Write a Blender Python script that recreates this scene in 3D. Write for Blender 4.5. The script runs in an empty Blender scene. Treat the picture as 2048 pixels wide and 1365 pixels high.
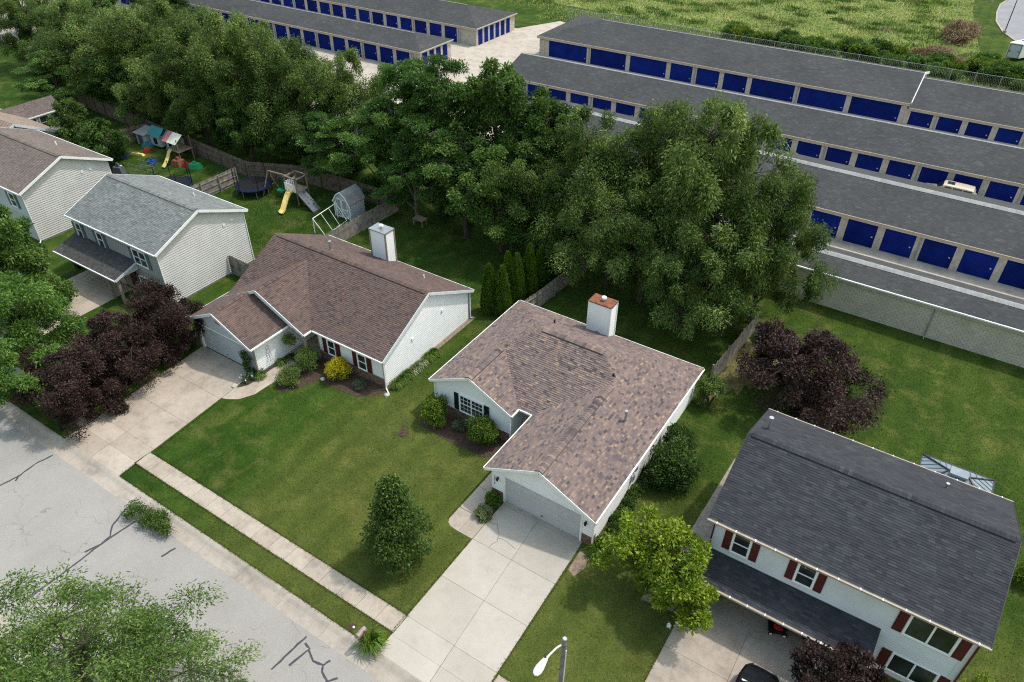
import bpy, math, random
import numpy as np
from mathutils import Vector, Matrix
random.seed(7); RNG = np.random.default_rng(7)
SC = bpy.context.scene; COL = SC.collection
# ------------------------------------------------------------------ camera
F_PX = 1487.7
TH, RO, YA = (math.radians(a) for a in (37.38, -0.581, -32.711))
CAM = (15.631, -23.791, 33.42)
fw = Vector((math.sin(YA)*math.cos(TH), math.cos(YA)*math.cos(TH), -math.sin(TH)))
rt = Vector((math.cos(YA), -math.sin(YA), 0)); dn = fw.cross(rt)
rt2 = rt*math.cos(RO)+dn*math.sin(RO); dn2 = -rt*math.sin(RO)+dn*math.cos(RO)
cd = bpy.data.cameras.new('camera'); cam = bpy.data.objects.new('camera', cd); COL.objects.link(cam)
up = -dn2; bk = -fw
cam.matrix_world = Matrix(((rt2.x, up.x, bk.x, CAM[0]), (rt2.y, up.y, bk.y, CAM[1]), (rt2.z, up.z, bk.z, CAM[2]), (0, 0, 0, 1)))
cd.sensor_width = 36; cd.lens = F_PX/2048*36; cd.clip_end = 2000
SC.camera = cam
# ------------------------------------------------------------------ sky, sun, exposure
SUN = Vector((0.34, 0.40, 1.0)).normalized()
w = bpy.data.worlds.new('World'); SC.world = w; w.use_nodes = True
nt = w.node_tree; nt.nodes.clear()
sky = nt.nodes.new('ShaderNodeTexSky'); sky.sky_type = 'NISHITA'; sky.sun_disc = False
sky.sun_elevation = math.asin(SUN.z); sky.sun_rotation = math.atan2(SUN.x, SUN.y)
sky.air_density = 3.0; sky.dust_density = 3.5; sky.ozone_density = 3.2
bg = nt.nodes.new('ShaderNodeBackground'); bg.inputs[1].default_value = 0.15
wo = nt.nodes.new('ShaderNodeOutputWorld')
nt.links.new(sky.outputs[0], bg.inputs[0]); nt.links.new(bg.outputs[0], wo.inputs[0])
sd = bpy.data.lights.new('sun', 'SUN'); sd.energy = 2.0; sd.angle = math.radians(2.0); sd.color = (1.0, 0.95, 0.88)
so = bpy.data.objects.new('sun', sd); COL.objects.link(so)
so.rotation_euler = SUN.to_track_quat('Z', 'Y').to_euler(); so.location = (30, 40, 80)
SC.view_settings.view_transform = 'Standard'; SC.view_settings.look = 'None'
SC.view_settings.exposure = 0.6; SC.view_settings.gamma = 1.0
SC.view_settings.use_curve_mapping = False
SC.cycles.use_denoising = False; SC.cycles.filter_width = 1.15
SC.cycles.max_bounces = 6; SC.cycles.transparent_max_bounces = 4
# ------------------------------------------------------------------ material helpers
def lin(c):
    return tuple((x/12.92 if x <= .04045 else ((x+.055)/1.055)**2.4) for x in c)
def newmat(name):
    m = bpy.data.materials.new(name); m.use_nodes = True
    n = m.node_tree; b = n.nodes['Principled BSDF']
    return m, n, b
def pos(n):
    return n.nodes.new('ShaderNodeNewGeometry').outputs['Position']
def noise(n, scale, detail=4, rough=.55, vec=None, dist=0):
    t = n.nodes.new('ShaderNodeTexNoise'); t.inputs['Scale'].default_value = scale
    t.inputs['Detail'].default_value = detail; t.inputs['Roughness'].default_value = rough
    t.inputs['Distortion'].default_value = dist
    n.links.new(vec or pos(n), t.inputs['Vector']); return t.outputs['Fac']
def ramp(n, fac, stops):
    r = n.nodes.new('ShaderNodeValToRGB'); e = r.color_ramp.elements
    e[0].position = stops[0][0]; e[0].color = (*stops[0][1], 1)
    e[1].position = stops[-1][0]; e[1].color = (*stops[-1][1], 1)
    for p, c in stops[1:-1]:
        x = e.new(p); x.color = (*c, 1)
    n.links.new(fac, r.inputs[0]); return r.outputs[0]
def mixc(n, fac, a, b, mode='MIX'):
    x = n.nodes.new('ShaderNodeMix'); x.data_type = 'RGBA'; x.blend_type = mode
    for s, v in ((x.inputs[0], fac), (x.inputs[6], a), (x.inputs[7], b)):
        if isinstance(v, (int, float)): s.default_value = v
        elif isinstance(v, tuple): s.default_value = (*v, 1)
        else: n.links.new(v, s)
    return x.outputs[2]
def math_(n, op, a, b=0.0):
    x = n.nodes.new('ShaderNodeMath'); x.operation = op
    for s, v in ((x.inputs[0], a), (x.inputs[1], b)):
        if isinstance(v, (int, float)): s.default_value = v
        else: n.links.new(v, s)
    return x.outputs[0]
def bump(n, b, h, strength=.3, dist=.02):
    x = n.nodes.new('ShaderNodeBump'); x.inputs['Strength'].default_value = strength; x.inputs['Distance'].default_value = dist
    n.links.new(h, x.inputs['Height']); n.links.new(x.outputs[0], b.inputs['Normal'])
def attr(n, name):
    a = n.nodes.new('ShaderNodeAttribute'); a.attribute_name = name; return a.outputs['Fac']
def plain(name, col, rough=.6, var=.12, scale=3.0, metal=0.0, spec=.3, fine=0.0):
    m, n, b = newmat(name)
    f = noise(n, scale, 5)
    lo = tuple(max(0, c*(1-var*2)) for c in col); hi = tuple(min(1, c*(1+var*2)) for c in col)
    c = ramp(n, f, [(.25, lo), (.75, hi)])
    if fine:
        c = mixc(n, fine, c, ramp(n, noise(n, scale*25, 3), [(.3, (.25,)*3), (.7, (1,)*3)]), 'MULTIPLY')
    n.links.new(c, b.inputs['Base Color']); b.inputs['Roughness'].default_value = rough
    b.inputs['Metallic'].default_value = metal; b.inputs['Specular IOR Level'].default_value = spec
    return m
def leafmat(name, cols, trans=.26, rough=.55):
    """cols: dark, mid, light leaf colours; each leaf picks one by its own random number"""
    m, n, b = newmat(name)
    oi = n.nodes.new('ShaderNodeObjectInfo').outputs['Random']
    f = math_(n, 'ADD', attr(n, 'rnd'), math_(n, 'MULTIPLY', math_(n, 'SUBTRACT', oi, .5), .34))
    c = ramp(n, f, [(.05, cols[0]), (.5, cols[1]), (.95, cols[2])])
    n.links.new(c, b.inputs['Base Color']); b.inputs['Roughness'].default_value = rough
    b.inputs['Specular IOR Level'].default_value = .25
    t = n.nodes.new('ShaderNodeBsdfTranslucent')
    n.links.new(mixc(n, .5, c, (cols[2][0]*1.2, cols[2][1]*1.2, cols[2][2]*.6)), t.inputs[0])
    x = n.nodes.new('ShaderNodeMixShader'); x.inputs[0].default_value = trans
    n.links.new(b.outputs[0], x.inputs[1]); n.links.new(t.outputs[0], x.inputs[2])
    n.links.new(x.outputs[0], n.nodes['Material Output'].inputs[0]); return m
def shinglemat(name, stops, weather=.25):
    m, n, b = newmat(name)
    c = ramp(n, attr(n, 'rnd'), stops)
    for e in n.nodes:
        if e.type == 'VALTORGB': e.color_ramp.interpolation = 'LINEAR'
    c = mixc(n, weather, c, ramp(n, noise(n, .55, 5, .6), [(.3, (.55,)*3), (.7, (1.25,)*3)]), 'MULTIPLY')
    c = mixc(n, .45, c, ramp(n, noise(n, 55, 3, .7), [(.3, (.45,)*3), (.72, (1.3,)*3)]), 'MULTIPLY')
    n.links.new(c, b.inputs['Base Color']); b.inputs['Roughness'].default_value = .92
    b.inputs['Specular IOR Level'].default_value = .2
    bump(n, b, noise(n, 90, 2), .5, .006); return m
M = {}
# ------------------------------------------------------------------ object helpers
ORG = {}
def tag(o, label=None, cat=None, group=None, kind=None):
    if label: o['label'] = label
    if cat: o['category'] = cat
    if group: o['group'] = group
    if kind: o['kind'] = kind
    return o
def thing(name, label, cat, loc=(0, 0, 0), group=None):
    o = bpy.data.objects.new(name, None); COL.objects.link(o); o.empty_display_size = .2
    o.location = loc; ORG[o] = np.array(loc, float); return tag(o, label, cat, group)
def link(name, me, parent=None, loc=None):
    o = bpy.data.objects.new(name, me); COL.objects.link(o)
    if parent is not None:
        o.parent = parent; ORG[o] = ORG[parent]
    else:
        o.location = loc or (0, 0, 0); ORG[o] = np.array(loc or (0, 0, 0), float)
    return o
def npmesh(name, V, F, mat, rnd=None, smooth=False):
    """V (n,3) float, F (m,k) int with constant k"""
    me = bpy.data.meshes.new(name); V = np.asarray(V, np.float32); F = np.asarray(F, np.int32)
    k = F.shape[1]
    me.vertices.add(len(V)); me.vertices.foreach_set('co', V.ravel())
    me.loops.add(F.size); me.loops.foreach_set('vertex_index', F.ravel())
    me.polygons.add(len(F)); me.polygons.foreach_set('loop_start', np.arange(0, F.size, k, dtype=np.int32))
    me.update(calc_edges=True)
    if smooth: me.polygons.foreach_set('use_smooth', np.ones(len(F), bool))
    if rnd is not None:
        a = me.attributes.new('rnd', 'FLOAT', 'FACE'); a.data.foreach_set('value', np.asarray(rnd, np.float32))
    me.materials.append(mat); return me
class MB:
    """collects faces in world coordinates and links them as one mesh object"""
    def __init__(s): s.v = []; s.f = []; s.r = []; s.cur = 0.5
    def poly(s, pts):
        i = len(s.v); s.v += [tuple(p) for p in pts]; s.f.append(tuple(range(i, i+len(pts)))); s.r.append(s.cur)
    def hexa(s, c):
        i = len(s.v); s.v += [tuple(p) for p in c]
        for q in ((0, 3, 2, 1), (4, 5, 6, 7), (0, 1, 5, 4), (1, 2, 6, 5), (2, 3, 7, 6), (3, 0, 4, 7)):
            s.f.append(tuple(i+k for k in q)); s.r.append(s.cur)
    def box(s, x0, x1, y0, y1, z0, z1):
        s.hexa([(x0, y0, z0), (x1, y0, z0), (x1, y1, z0), (x0, y1, z0), (x0, y0, z1), (x1, y0, z1), (x1, y1, z1), (x0, y1, z1)])
    def pbox(s, P, s0, s1, o0, o1, z0, z1):
        s.hexa([P(s0, o0, z0), P(s1, o0, z0), P(s1, o1, z0), P(s0, o1, z0), P(s0, o0, z1), P(s1, o0, z1), P(s1, o1, z1), P(s0, o1, z1)])
    def beam(s, a, b, wd, ht, upv=(0, 0, 1)):
        a = Vector(a); b = Vector(b); d = (b-a).normalized(); u = Vector(upv)
        r = d.cross(u)
        if r.length < 1e-4: r = Vector((1, 0, 0))
        r.normalize(); u = r.cross(d).normalized(); r *= wd/2; u *= ht/2
        s.hexa([a-r-u, a+r-u, a+r+u, a-r+u, b-r-u, b+r-u, b+r+u, b-r+u])
    def tube(s, a, b, r0, r1=None, n=8, caps=True):
        r1 = r0 if r1 is None else r1
        a = Vector(a); b = Vector(b); d = (b-a)
        if d.length < 1e-6: return
        d.normalize(); x = d.orthogonal().normalized(); y = d.cross(x); i = len(s.v)
        for p, r in ((a, r0), (b, r1)):
            for k in range(n):
                t = 2*math.pi*k/n; s.v.append(tuple(p+x*(r*math.cos(t))+y*(r*math.sin(t))))
        for k in range(n):
            s.f.append((i+k, i+(k+1) % n, i+n+(k+1) % n, i+n+k)); s.r.append(s.cur)
        if caps:
            s.f.append(tuple(i+n-1-k for k in range(n))); s.f.append(tuple(i+n+k for k in range(n))); s.r += [s.cur]*2
    def prism(s, pts, z0, z1):
        n = len(pts); i = len(s.v)
        s.v += [(p[0], p[1], z0) for p in pts]+[(p[0], p[1], z1) for p in pts]
        s.f.append(tuple(i+n-1-k for k in range(n))); s.f.append(tuple(i+n+k for k in range(n)))
        for k in range(n): s.f.append((i+k, i+(k+1) % n, i+n+(k+1) % n, i+n+k))
        s.r += [s.cur]*(n+2)
    def build(s, name, mat, parent=None, loc=None, smooth=False, kind=None, label=None):
        o0 = ORG[parent] if parent is not None else np.array(loc or (0, 0, 0), float)
        V = np.array(s.v, float).reshape(-1, 3)-o0
        me = bpy.data.meshes.new(name); me.from_pydata(V.tolist(), [], s.f); me.update()
        a = me.attributes.new('rnd', 'FLOAT', 'FACE'); a.data.foreach_set('value', np.array(s.r, np.float32))
        if smooth: me.polygons.foreach_set('use_smooth', [True]*len(me.polygons))
        me.materials.append(mat); o = link(name, me, parent, loc)
        if kind: o['kind'] = kind
        if label: o['label'] = label
        return o
def box(name, mat, parent, *a):
    m = MB(); m.box(*a); return m.build(name, mat, parent)
def clip(poly, a, b, c):
    """keep a*x+b*y<=c"""
    out = []
    for i in range(len(poly)):
        p, q = poly[i-1], poly[i]; dp = a*p[0]+b*p[1]-c; dq = a*q[0]+b*q[1]-c
        if (dp <= 0) != (dq <= 0):
            t = dp/(dp-dq); out.append((p[0]+(q[0]-p[0])*t, p[1]+(q[1]-p[1])*t))
        if dq <= 0: out.append(q)
    return out
def area(p): return sum(p[i-1][0]*p[i][1]-p[i][0]*p[i-1][1] for i in range(len(p)))/2
def pface(kind, base):
    """wall frame: f faces the street (-y), b faces back (+y), r faces +x, l faces -x"""
    return {'f': lambda s, o, z: (s, base-o, z), 'b': lambda s, o, z: (s, base+o, z),
            'r': lambda s, o, z: (base+o, s, z), 'l': lambda s, o, z: (base-o, s, z)}[kind]
# ------------------------------------------------------------------ materials
M['white'] = plain('white_trim', (.83, .84, .85), .5, .03, 2)
M['siding_white'] = plain('white_siding', (.83, .84, .86), .55, .03, .9)
M['siding_beige'] = plain('beige_siding', (.57, .56, .55), .6, .05, .8)
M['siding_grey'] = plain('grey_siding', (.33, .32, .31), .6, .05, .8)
M['siding_bluegrey'] = plain('blue_grey_siding', (.45, .49, .53), .6, .05, .8)
M['siding_f'] = plain('pale_grey_siding', (.60, .62, .65), .6, .05, .9)
M['taupe'] = plain('taupe_trim', (.27, .22, .19), .6, .08, 3)
M['soffit'] = plain('soffit_white', (.62, .66, .70), .6, .04, 3)
M['gutter_tan'] = plain('tan_gutter', (.36, .295, .24), .45, .06, 3)
M['shutter_red'] = plain('dark_red_shutter', (.085, .018, .018), .5, .1, 6)
M['shutter_black'] = plain('black_green_shutter', (.008, .018, .022), .45, .1, 6)
M['shutter_blue'] = plain('slate_blue_shutter', (.10, .145, .20), .5, .1, 6)
M['door_white'] = plain('garage_door_white', (.50, .50, .52), .5, .04, 1.5)
M['rust'] = plain('rusty_cap', (.19, .072, .042), .8, .3, 4)
M['metal'] = plain('galvanised_metal', (.42, .43, .44), .4, .12, 8, .7)
M['dark_metal'] = plain('dark_metal', (.03, .03, .035), .45, .1, 8, .3)
M['black'] = plain('black_plastic', (.012, .012, .014), .45, .1, 6)
M['wood_grey'] = plain('weathered_fence_wood', (.27, .24, .215), .85, .25, 2.5, fine=.3)
M['wood_brown'] = plain('brown_fence_wood', (.16, .122, .10), .85, .25, 2.5, fine=.3)
M['timber'] = plain('playset_timber', (.26, .20, .15), .8, .2, 4, fine=.3)
M['pole_wood'] = plain('weathered_pole_wood', (.24, .23, .22), .85, .25, 5, fine=.6)
M['bark'] = plain('bark', (.085, .066, .052), .95, .3, 5, fine=.6)
M['bark_pale'] = plain('pale_bark', (.16, .14, .12), .95, .3, 5, fine=.5)
M['storage_blue'] = plain('blue_roll_up_door', (.0015, .010, .13), .75, .1, .6, 0, .04)
M['block_wall'] = plain('painted_block', (.44, .40, .345), .85, .10, .5, fine=.15)
M['pillar'] = plain('tan_split_block', (.47, .43, .38), .85, .12, 3, fine=.35)
M['fascia_tan'] = plain('tan_fascia', (.42, .385, .345), .55, .08, 1)
M['cap_pale'] = plain('pale_ridge_shingle', (.27, .275, .28), .85, .12, 2, fine=.3)
M['cloth_blue'] = plain('blue_vinyl', (.003, .008, .042), .5, .1, 5)
M['mat_black'] = plain('black_mat', (.008, .009, .011), .6, .1, 5)
M['yellow'] = plain('yellow_plastic', (.62, .50, .17), .45, .08, 3)
M['green_plastic'] = plain('green_plastic', (.02, .26, .11), .45, .1, 4)
M['teal'] = plain('teal_plastic', (.02, .19, .20), .5, .1, 4)
M['red_plastic'] = plain('red_plastic', (.38, .02, .02), .45, .1, 4)
M['blue_plastic'] = plain('blue_plastic', (.015, .06, .28), .45, .1, 4)
M['grey_plastic'] = plain('grey_plastic', (.09, .10, .12), .6, .15, 3)
M['pink'] = plain('pink_canvas', (.45, .12, .14), .8, .08, 4)
M['canvas'] = plain('cream_canvas', (.55, .58, .48), .8, .08, 4)
M['rock'] = plain('pale_rock', (.42, .40, .37), .9, .2, 6)
M['mulch'] = plain('mulch', (.075, .05, .036), .95, .3, 6, fine=.6)
M['dirt'] = plain('bare_dirt', (.26, .20, .15), .95, .2, 3, fine=.4)
M['straw'] = plain('dry_grass', (.17, .15, .06), .95, .3, 1.2, fine=.5)
M['gravel'] = plain('gravel_path', (.33, .29, .25), .95, .15, 4, fine=.6)
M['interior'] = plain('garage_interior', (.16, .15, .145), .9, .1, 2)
M['flower_w'] = plain('white_petal', (.75, .75, .7), .7, .05, 5)
M['car_black'] = plain('black_car_paint', (.008, .009, .012), .12, .02, 2, 0, .7)
M['car_cream'] = plain('cream_car_paint', (.50, .42, .33), .2, .03, 2, 0, .6)
M['tyre'] = plain('tyre_rubber', (.012, .012, .012), .85, .1, 8)
M['trailer'] = plain('white_trailer_skin', (.76, .77, .78), .3, .03, 2, 0, .5)
M['lamp_white'] = plain('lamp_housing_white', (.62, .63, .66), .45, .03, 4)
def glass():
    m, n, b = newmat('window_glass')
    c = ramp(n, noise(n, 1.1, 2), [(.35, (.008, .012, .016)), (.75, (.05, .06, .065))])
    n.links.new(c, b.inputs['Base Color']); b.inputs['Roughness'].default_value = .06
    b.inputs['Specular IOR Level'].default_value = .8; return m
M['gazebo_panel'] = plain('gazebo_panel', (.20, .245, .28), .6, .08, 2)
M['mailbox_grey'] = plain('mailbox_grey', (.25, .22, .22), .5, .1, 6)
def bluedoor():
    m, n, b = newmat('faded_blue_door')
    oi = n.nodes.new('ShaderNodeObjectInfo').outputs['Random']
    c = ramp(n, noise(n, .8, 4), [(.3, (.0015, .010, .13)), (.7, (.004, .018, .19))])
    c = mixc(n, 1, c, ramp(n, oi, [(0, (.75, .8, .8)), (1, (1.3, 1.25, 1.15))]), 'MULTIPLY')
    n.links.new(c, b.inputs['Base Color']); b.inputs['Roughness'].default_value = .7; b.inputs['Specular IOR Level'].default_value = .08; return m
M['storage_blue'] = bluedoor()
M['glass'] = glass()
def concrete(name, lo, hi, stain=.35):
    m, n, b = newmat(name)
    c = ramp(n, noise(n, .5, 6, .6), [(.3, lo), (.7, hi)])
    c = mixc(n, stain, c, ramp(n, noise(n, 2.3, 5, .7), [(.38, (.62, .6, .57)), (.55, (1, 1, 1))]), 'MULTIPLY')
    c = mixc(n, .3, c, ramp(n, noise(n, 38, 3, .7), [(.3, (.6,)*3), (.7, (1.2,)*3)]), 'MULTIPLY')
    if stain > .2: c = mixc(n, .8, c, ramp(n, noise(n, .75, 6, .7), [(.5, (1, 1, 1)), (.68, (.66, .66, .68))]), 'MULTIPLY')
    else: c = mixc(n, .5, c, ramp(n, noise(n, .6, 6, .7), [(.55, (1, 1, 1)), (.75, (.74, .72, .68))]), 'MULTIPLY')
    oi = n.nodes.new('ShaderNodeObjectInfo').outputs['Random']
    c = mixc(n, 1, c, ramp(n, oi, [(0, (.9, .89, .88)), (1, (1.04, 1.04, 1.04))]), 'MULTIPLY')
    n.links.new(c, b.inputs['Base Color']); b.inputs['Roughness'].default_value = .9
    b.inputs['Specular IOR Level'].default_value = .2
    bump(n, b, noise(n, 45, 3), .25, .01); return m
M['conc'] = concrete('driveway_concrete', (.385, .352, .312), (.435, .40, .357), .12)
M['conc_old'] = concrete('old_concrete', (.36, .308, .258), (.435, .378, .32), .28)
M['conc_kerb'] = concrete('kerb_concrete', (.33, .295, .255), (.42, .375, .33), .32)
M['conc_yard'] = concrete('yard_concrete', (.38, .335, .29), (.48, .43, .37), .3)
M['joint'] = plain('joint_dirt', (.06, .055, .045), .95, .3, 6)
def asphalt(name, lo, hi):
    m, n, b = newmat(name)
    c = ramp(n, noise(n, .35, 5, .6), [(.3, lo), (.7, hi)])
    c = mixc(n, .5, c, ramp(n, noise(n, 26, 4, .75), [(.32, (.55,)*3), (.68, (1.3,)*3)]), 'MULTIPLY')
    v = n.nodes.new('ShaderNodeTexVoronoi'); v.feature = 'DISTANCE_TO_EDGE'; v.inputs['Scale'].default_value = .42
    mp = n.nodes.new('ShaderNodeVectorMath'); mp.operation = 'ADD'
    n.links.new(pos(n), mp.inputs[0])
    nz = n.nodes.new('ShaderNodeTexNoise'); nz.inputs['Scale'].default_value = 1.4; n.links.new(pos(n), nz.inputs['Vector'])
    n.links.new(nz.outputs['Color'], mp.inputs[1]); n.links.new(mp.outputs[0], v.inputs['Vector'])
    cr = math_(n, 'MULTIPLY', math_(n, 'LESS_THAN', v.outputs['Distance'], .006), math_(n, 'GREATER_THAN', noise(n, .3, 2), .52))
    c = mixc(n, math_(n, 'MULTIPLY', cr, .45), c, (.12, .11, .10))
    c = mixc(n, math_(n, 'MULTIPLY', math_(n, 'GREATER_THAN', noise(n, .9, 3), .735), .5), c, (.25, .20, .17))
    n.links.new(c, b.inputs['Base Color']); b.inputs['Roughness'].default_value = .93
    b.inputs['Specular IOR Level'].default_value = .15
    bump(n, b, noise(n, 60, 3), .4, .01); return m
M['asphalt'] = asphalt('bleached_asphalt', (.268, .255, .243), (.315, .302, .288))
M['asphalt_lot'] = asphalt('grey_asphalt', (.22, .22, .24), (.28, .28, .30))
M['sealant'] = plain('crack_sealant', (.05, .05, .062), .6, .15, 4)
def lotmask(n):
    """1 on the middle plot, whose lawn is drier and yellower than its neighbours'"""
    q = n.nodes.new('ShaderNodeSeparateXYZ'); n.links.new(pos(n), q.inputs[0])
    xx = math_(n, 'ADD', q.outputs[0], math_(n, 'MULTIPLY', noise(n, .35, 4), 5.0))
    a = ramp(n, math_(n, 'ADD', math_(n, 'MULTIPLY', xx, 1/30), .5), [(.08, (0,)*3), (.24, (1,)*3)])
    b = ramp(n, math_(n, 'MULTIPLY', q.outputs[1], .1), [(.3, (1,)*3), (.8, (.2,)*3)])
    return math_(n, 'MULTIPLY', a, b)
def grass(name, dark, mid, light, dry, stripes=True):
    m, n, b = newmat(name)
    p = pos(n)
    c = ramp(n, noise(n, .16, 5, .6), [(.3, dark), (.5, mid), (.72, light)])
    if stripes: c = mixc(n, math_(n, 'MULTIPLY', lotmask(n), .38), c, dry)
    c = mixc(n, math_(n, 'MULTIPLY', ramp(n, noise(n, .5, 6, .65, dist=.5), [(.5, (0,)*3), (.68, (1,)*3)]), .55), c, dry)
    if stripes:
        sp = n.nodes.new('ShaderNodeSeparateXYZ'); n.links.new(p, sp.inputs[0])
        s = math_(n, 'ADD', math_(n, 'MULTIPLY', sp.outputs[0], 3.3), math_(n, 'MULTIPLY', noise(n, .4, 2), 3.0))
        st = math_(n, 'MULTIPLY_ADD', math_(n, 'SINE', s), .5); st.node.inputs[2].default_value = .5
        c = mixc(n, .42, c, ramp(n, st, [(.2, (.72, .76, .7)), (.8, (1.12, 1.1, 1.05))]), 'MULTIPLY')
    c = mixc(n, .5, c, ramp(n, noise(n, 1.7, 5, .7), [(.3, (.62, .68, .6)), (.7, (1.3, 1.22, 1.2))]), 'MULTIPLY')
    c = mixc(n, .75, c, ramp(n, noise(n, 9, 5, .75), [(.25, (.45, .5, .4)), (.5, (.95, .95, .9)), (.75, (1.55, 1.45, 1.35))]), 'MULTIPLY')
    c = mixc(n, .55, c, ramp(n, noise(n, 42, 3, .75), [(.28, (.4, .45, .35)), (.72, (1.5, 1.45, 1.4))]), 'MULTIPLY')
    n.links.new(c, b.inputs['Base Color']); b.inputs['Roughness'].default_value = .95
    b.inputs['Specular IOR Level'].default_value = .1
    bump(n, b, noise(n, 30, 4, .7), .8, .05); return m
M['grass'] = grass('lawn_grass', (.017, .046, .006), (.032, .070, .010), (.055, .095, .017), (.145, .145, .045))
M['field'] = grass('rough_field', (.075, .125, .03), (.17, .22, .065), (.29, .30, .12), (.36, .29, .18), False)
# blades pick their colour individually
def blade(name, stops, lot=False):
    m, n, b = newmat(name)
    c = ramp(n, attr(n, 'rnd'), stops)
    if lot: c = mixc(n, math_(n, 'MULTIPLY', lotmask(n), .38), c, (.17, .165, .05))
    c = mixc(n, .9, c, ramp(n, noise(n, .12, 5, .65), [(.3, (.55, .64, .55)), (.5, (1.0, 1.0, .95)), (.7, (1.35, 1.2, 1.2))]), 'MULTIPLY')
    n.links.new(c, b.inputs['Base Color']); b.inputs['Roughness'].default_value = .9
    b.inputs['Specular IOR Level'].default_value = .1; return m
M['blade'] = blade('grass_blades', [(0, (.014, .044, .004)), (.55, (.042, .086, .011)), (1, (.125, .14, .038))], True)
M['blade_dark'] = blade('weed_clump_leaves', [(0, (.05, .12, .02)), (.55, (.12, .20, .04)), (.85, (.22, .26, .08)), (1, (.34, .26, .15))])
M['weed'] = blade('weed_leaves', [(0, (.10, .19, .035)), (.5, (.24, .32, .085)), (.85, (.40, .40, .17)), (1, (.52, .42, .28))])
# leaves
M['lf_elm'] = leafmat('elm_leaves', [(.016, .042, .007), (.072, .130, .024), (.24, .32, .09)])
M['lf_dark'] = leafmat('dark_leaves', [(.011, .036, .005), (.042, .100, .016), (.14, .23, .045)])
M['lf_locust'] = leafmat('locust_leaves', [(.014, .052, .009), (.058, .135, .025), (.17, .285, .065)])
M['lf_fluffy'] = leafmat('fluffy_locust_leaves', [(.018, .058, .008), (.075, .16, .025), (.18, .30, .06)])
M['lf_pear'] = leafmat('pear_leaves', [(.010, .034, .006), (.038, .084, .014), (.12, .18, .034)])
M['lf_lime'] = leafmat('lime_leaves', [(.04, .09, .006), (.155, .23, .014), (.36, .44, .05)])
M['lf_purple'] = leafmat('purple_leaves', [(.012, .007, .006), (.034, .018, .017), (.085, .050, .047)], .2)
M['lf_feather'] = leafmat('feathery_leaves', [(.03, .075, .014), (.095, .165, .035), (.23, .31, .095)], .25)
M['lf_arb'] = leafmat('arborvitae_leaves', [(.026, .07, .006), (.08, .165, .012), (.18, .28, .03)], .2)
M['lf_box'] = leafmat('boxwood_leaves', [(.03, .07, .012), (.085, .14, .028), (.19, .24, .08)])
M['lf_yellow'] = leafmat('golden_leaves', [(.10, .13, .01), (.32, .30, .015), (.58, .47, .02)])
M['lf_varieg'] = leafmat('variegated_leaves', [(.04, .085, .02), (.17, .22, .09), (.48, .50, .34)])
M['lf_grey'] = leafmat('grey_green_leaves', [(.04, .07, .035), (.11, .15, .09), (.22, .26, .18)])
M['lf_bright'] = leafmat('bright_shrub_leaves', [(.03, .07, .008), (.095, .16, .012), (.22, .28, .035)])
M['lf_lily'] = leafmat('lily_leaves', [(.03, .08, .01), (.085, .155, .018), (.19, .25, .04)])
M['lf_dry'] = leafmat('dead_brush', [(.05, .03, .015), (.14, .09, .045), (.26, .19, .11)], .1)
M['lf_morning'] = leafmat('clematis_leaves', [(.015, .03, .04), (.04, .09, .03), (.12, .16, .08)])
# shingles
S = lambda *c: tuple(c)
M['sh_a'] = shinglemat('brown_blend_shingles', [(0, (.080, .066, .071)), (.3, (.150, .120, .119)), (.55, (.196, .148, .140)), (.8, (.245, .178, .150)), (1, (.32, .23, .165))])
M['sh_b'] = shinglemat('red_brown_shingles', [(0, (.075, .056, .052)), (.4, (.118, .086, .079)), (.75, (.142, .099, .089)), (1, (.185, .105, .083))])
M['sh_c'] = shinglemat('grey_shingles', [(0, (.12, .13, .13)), (.5, (.17, .185, .185)), (1, (.23, .245, .24))])
M['sh_d'] = shinglemat('mauve_shingles', [(0, (.12, .098, .09)), (.5, (.16, .13, .118)), (1, (.205, .165, .15))])
M['sh_f'] = shinglemat('charcoal_shingles', [(0, (.030, .032, .040)), (.5, (.043, .045, .054)), (1, (.060, .063, .073))])
M['sh_p'] = shinglemat('dark_porch_shingles', [(0, (.05, .049, .049)), (.5, (.07, .069, .068)), (1, (.095, .094, .092))])
M['sh_e'] = shinglemat('tan_shingles', [(0, (.22, .17, .14)), (.5, (.27, .21, .175)), (1, (.32, .25, .21))])
def brickm():
    m, n, b = newmat('brick_blend')
    c = ramp(n, attr(n, 'rnd'), [(0, (.10, .06, .05)), (.5, (.18, .10, .08)), (1, (.27, .17, .13))])
    c = mixc(n, .4, c, ramp(n, noise(n, 30, 3), [(.3, (.6,)*3), (.7, (1.2,)*3)]), 'MULTIPLY')
    n.links.new(c, b.inputs['Base Color']); b.inputs['Roughness'].default_value = .9; return m
M['brick'] = brickm()
def blockm():
    m, n, b = newmat('block_faces')
    c = ramp(n, attr(n, 'rnd'), [(0, (.48, .435, .375)), (1, (.55, .50, .435))])
    sp = n.nodes.new('ShaderNodeSeparateXYZ'); n.links.new(pos(n), sp.inputs[0])
    c = mixc(n, .5, c, ramp(n, noise(n, .7, 5, .65), [(.35, (.72, .72, .7)), (.65, (1.1, 1.1, 1.1))]), 'MULTIPLY')
    n.links.new(c, b.inputs['Base Color']); b.inputs['Roughness'].default_value = .9; return m
M['block'] = blockm()
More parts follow.
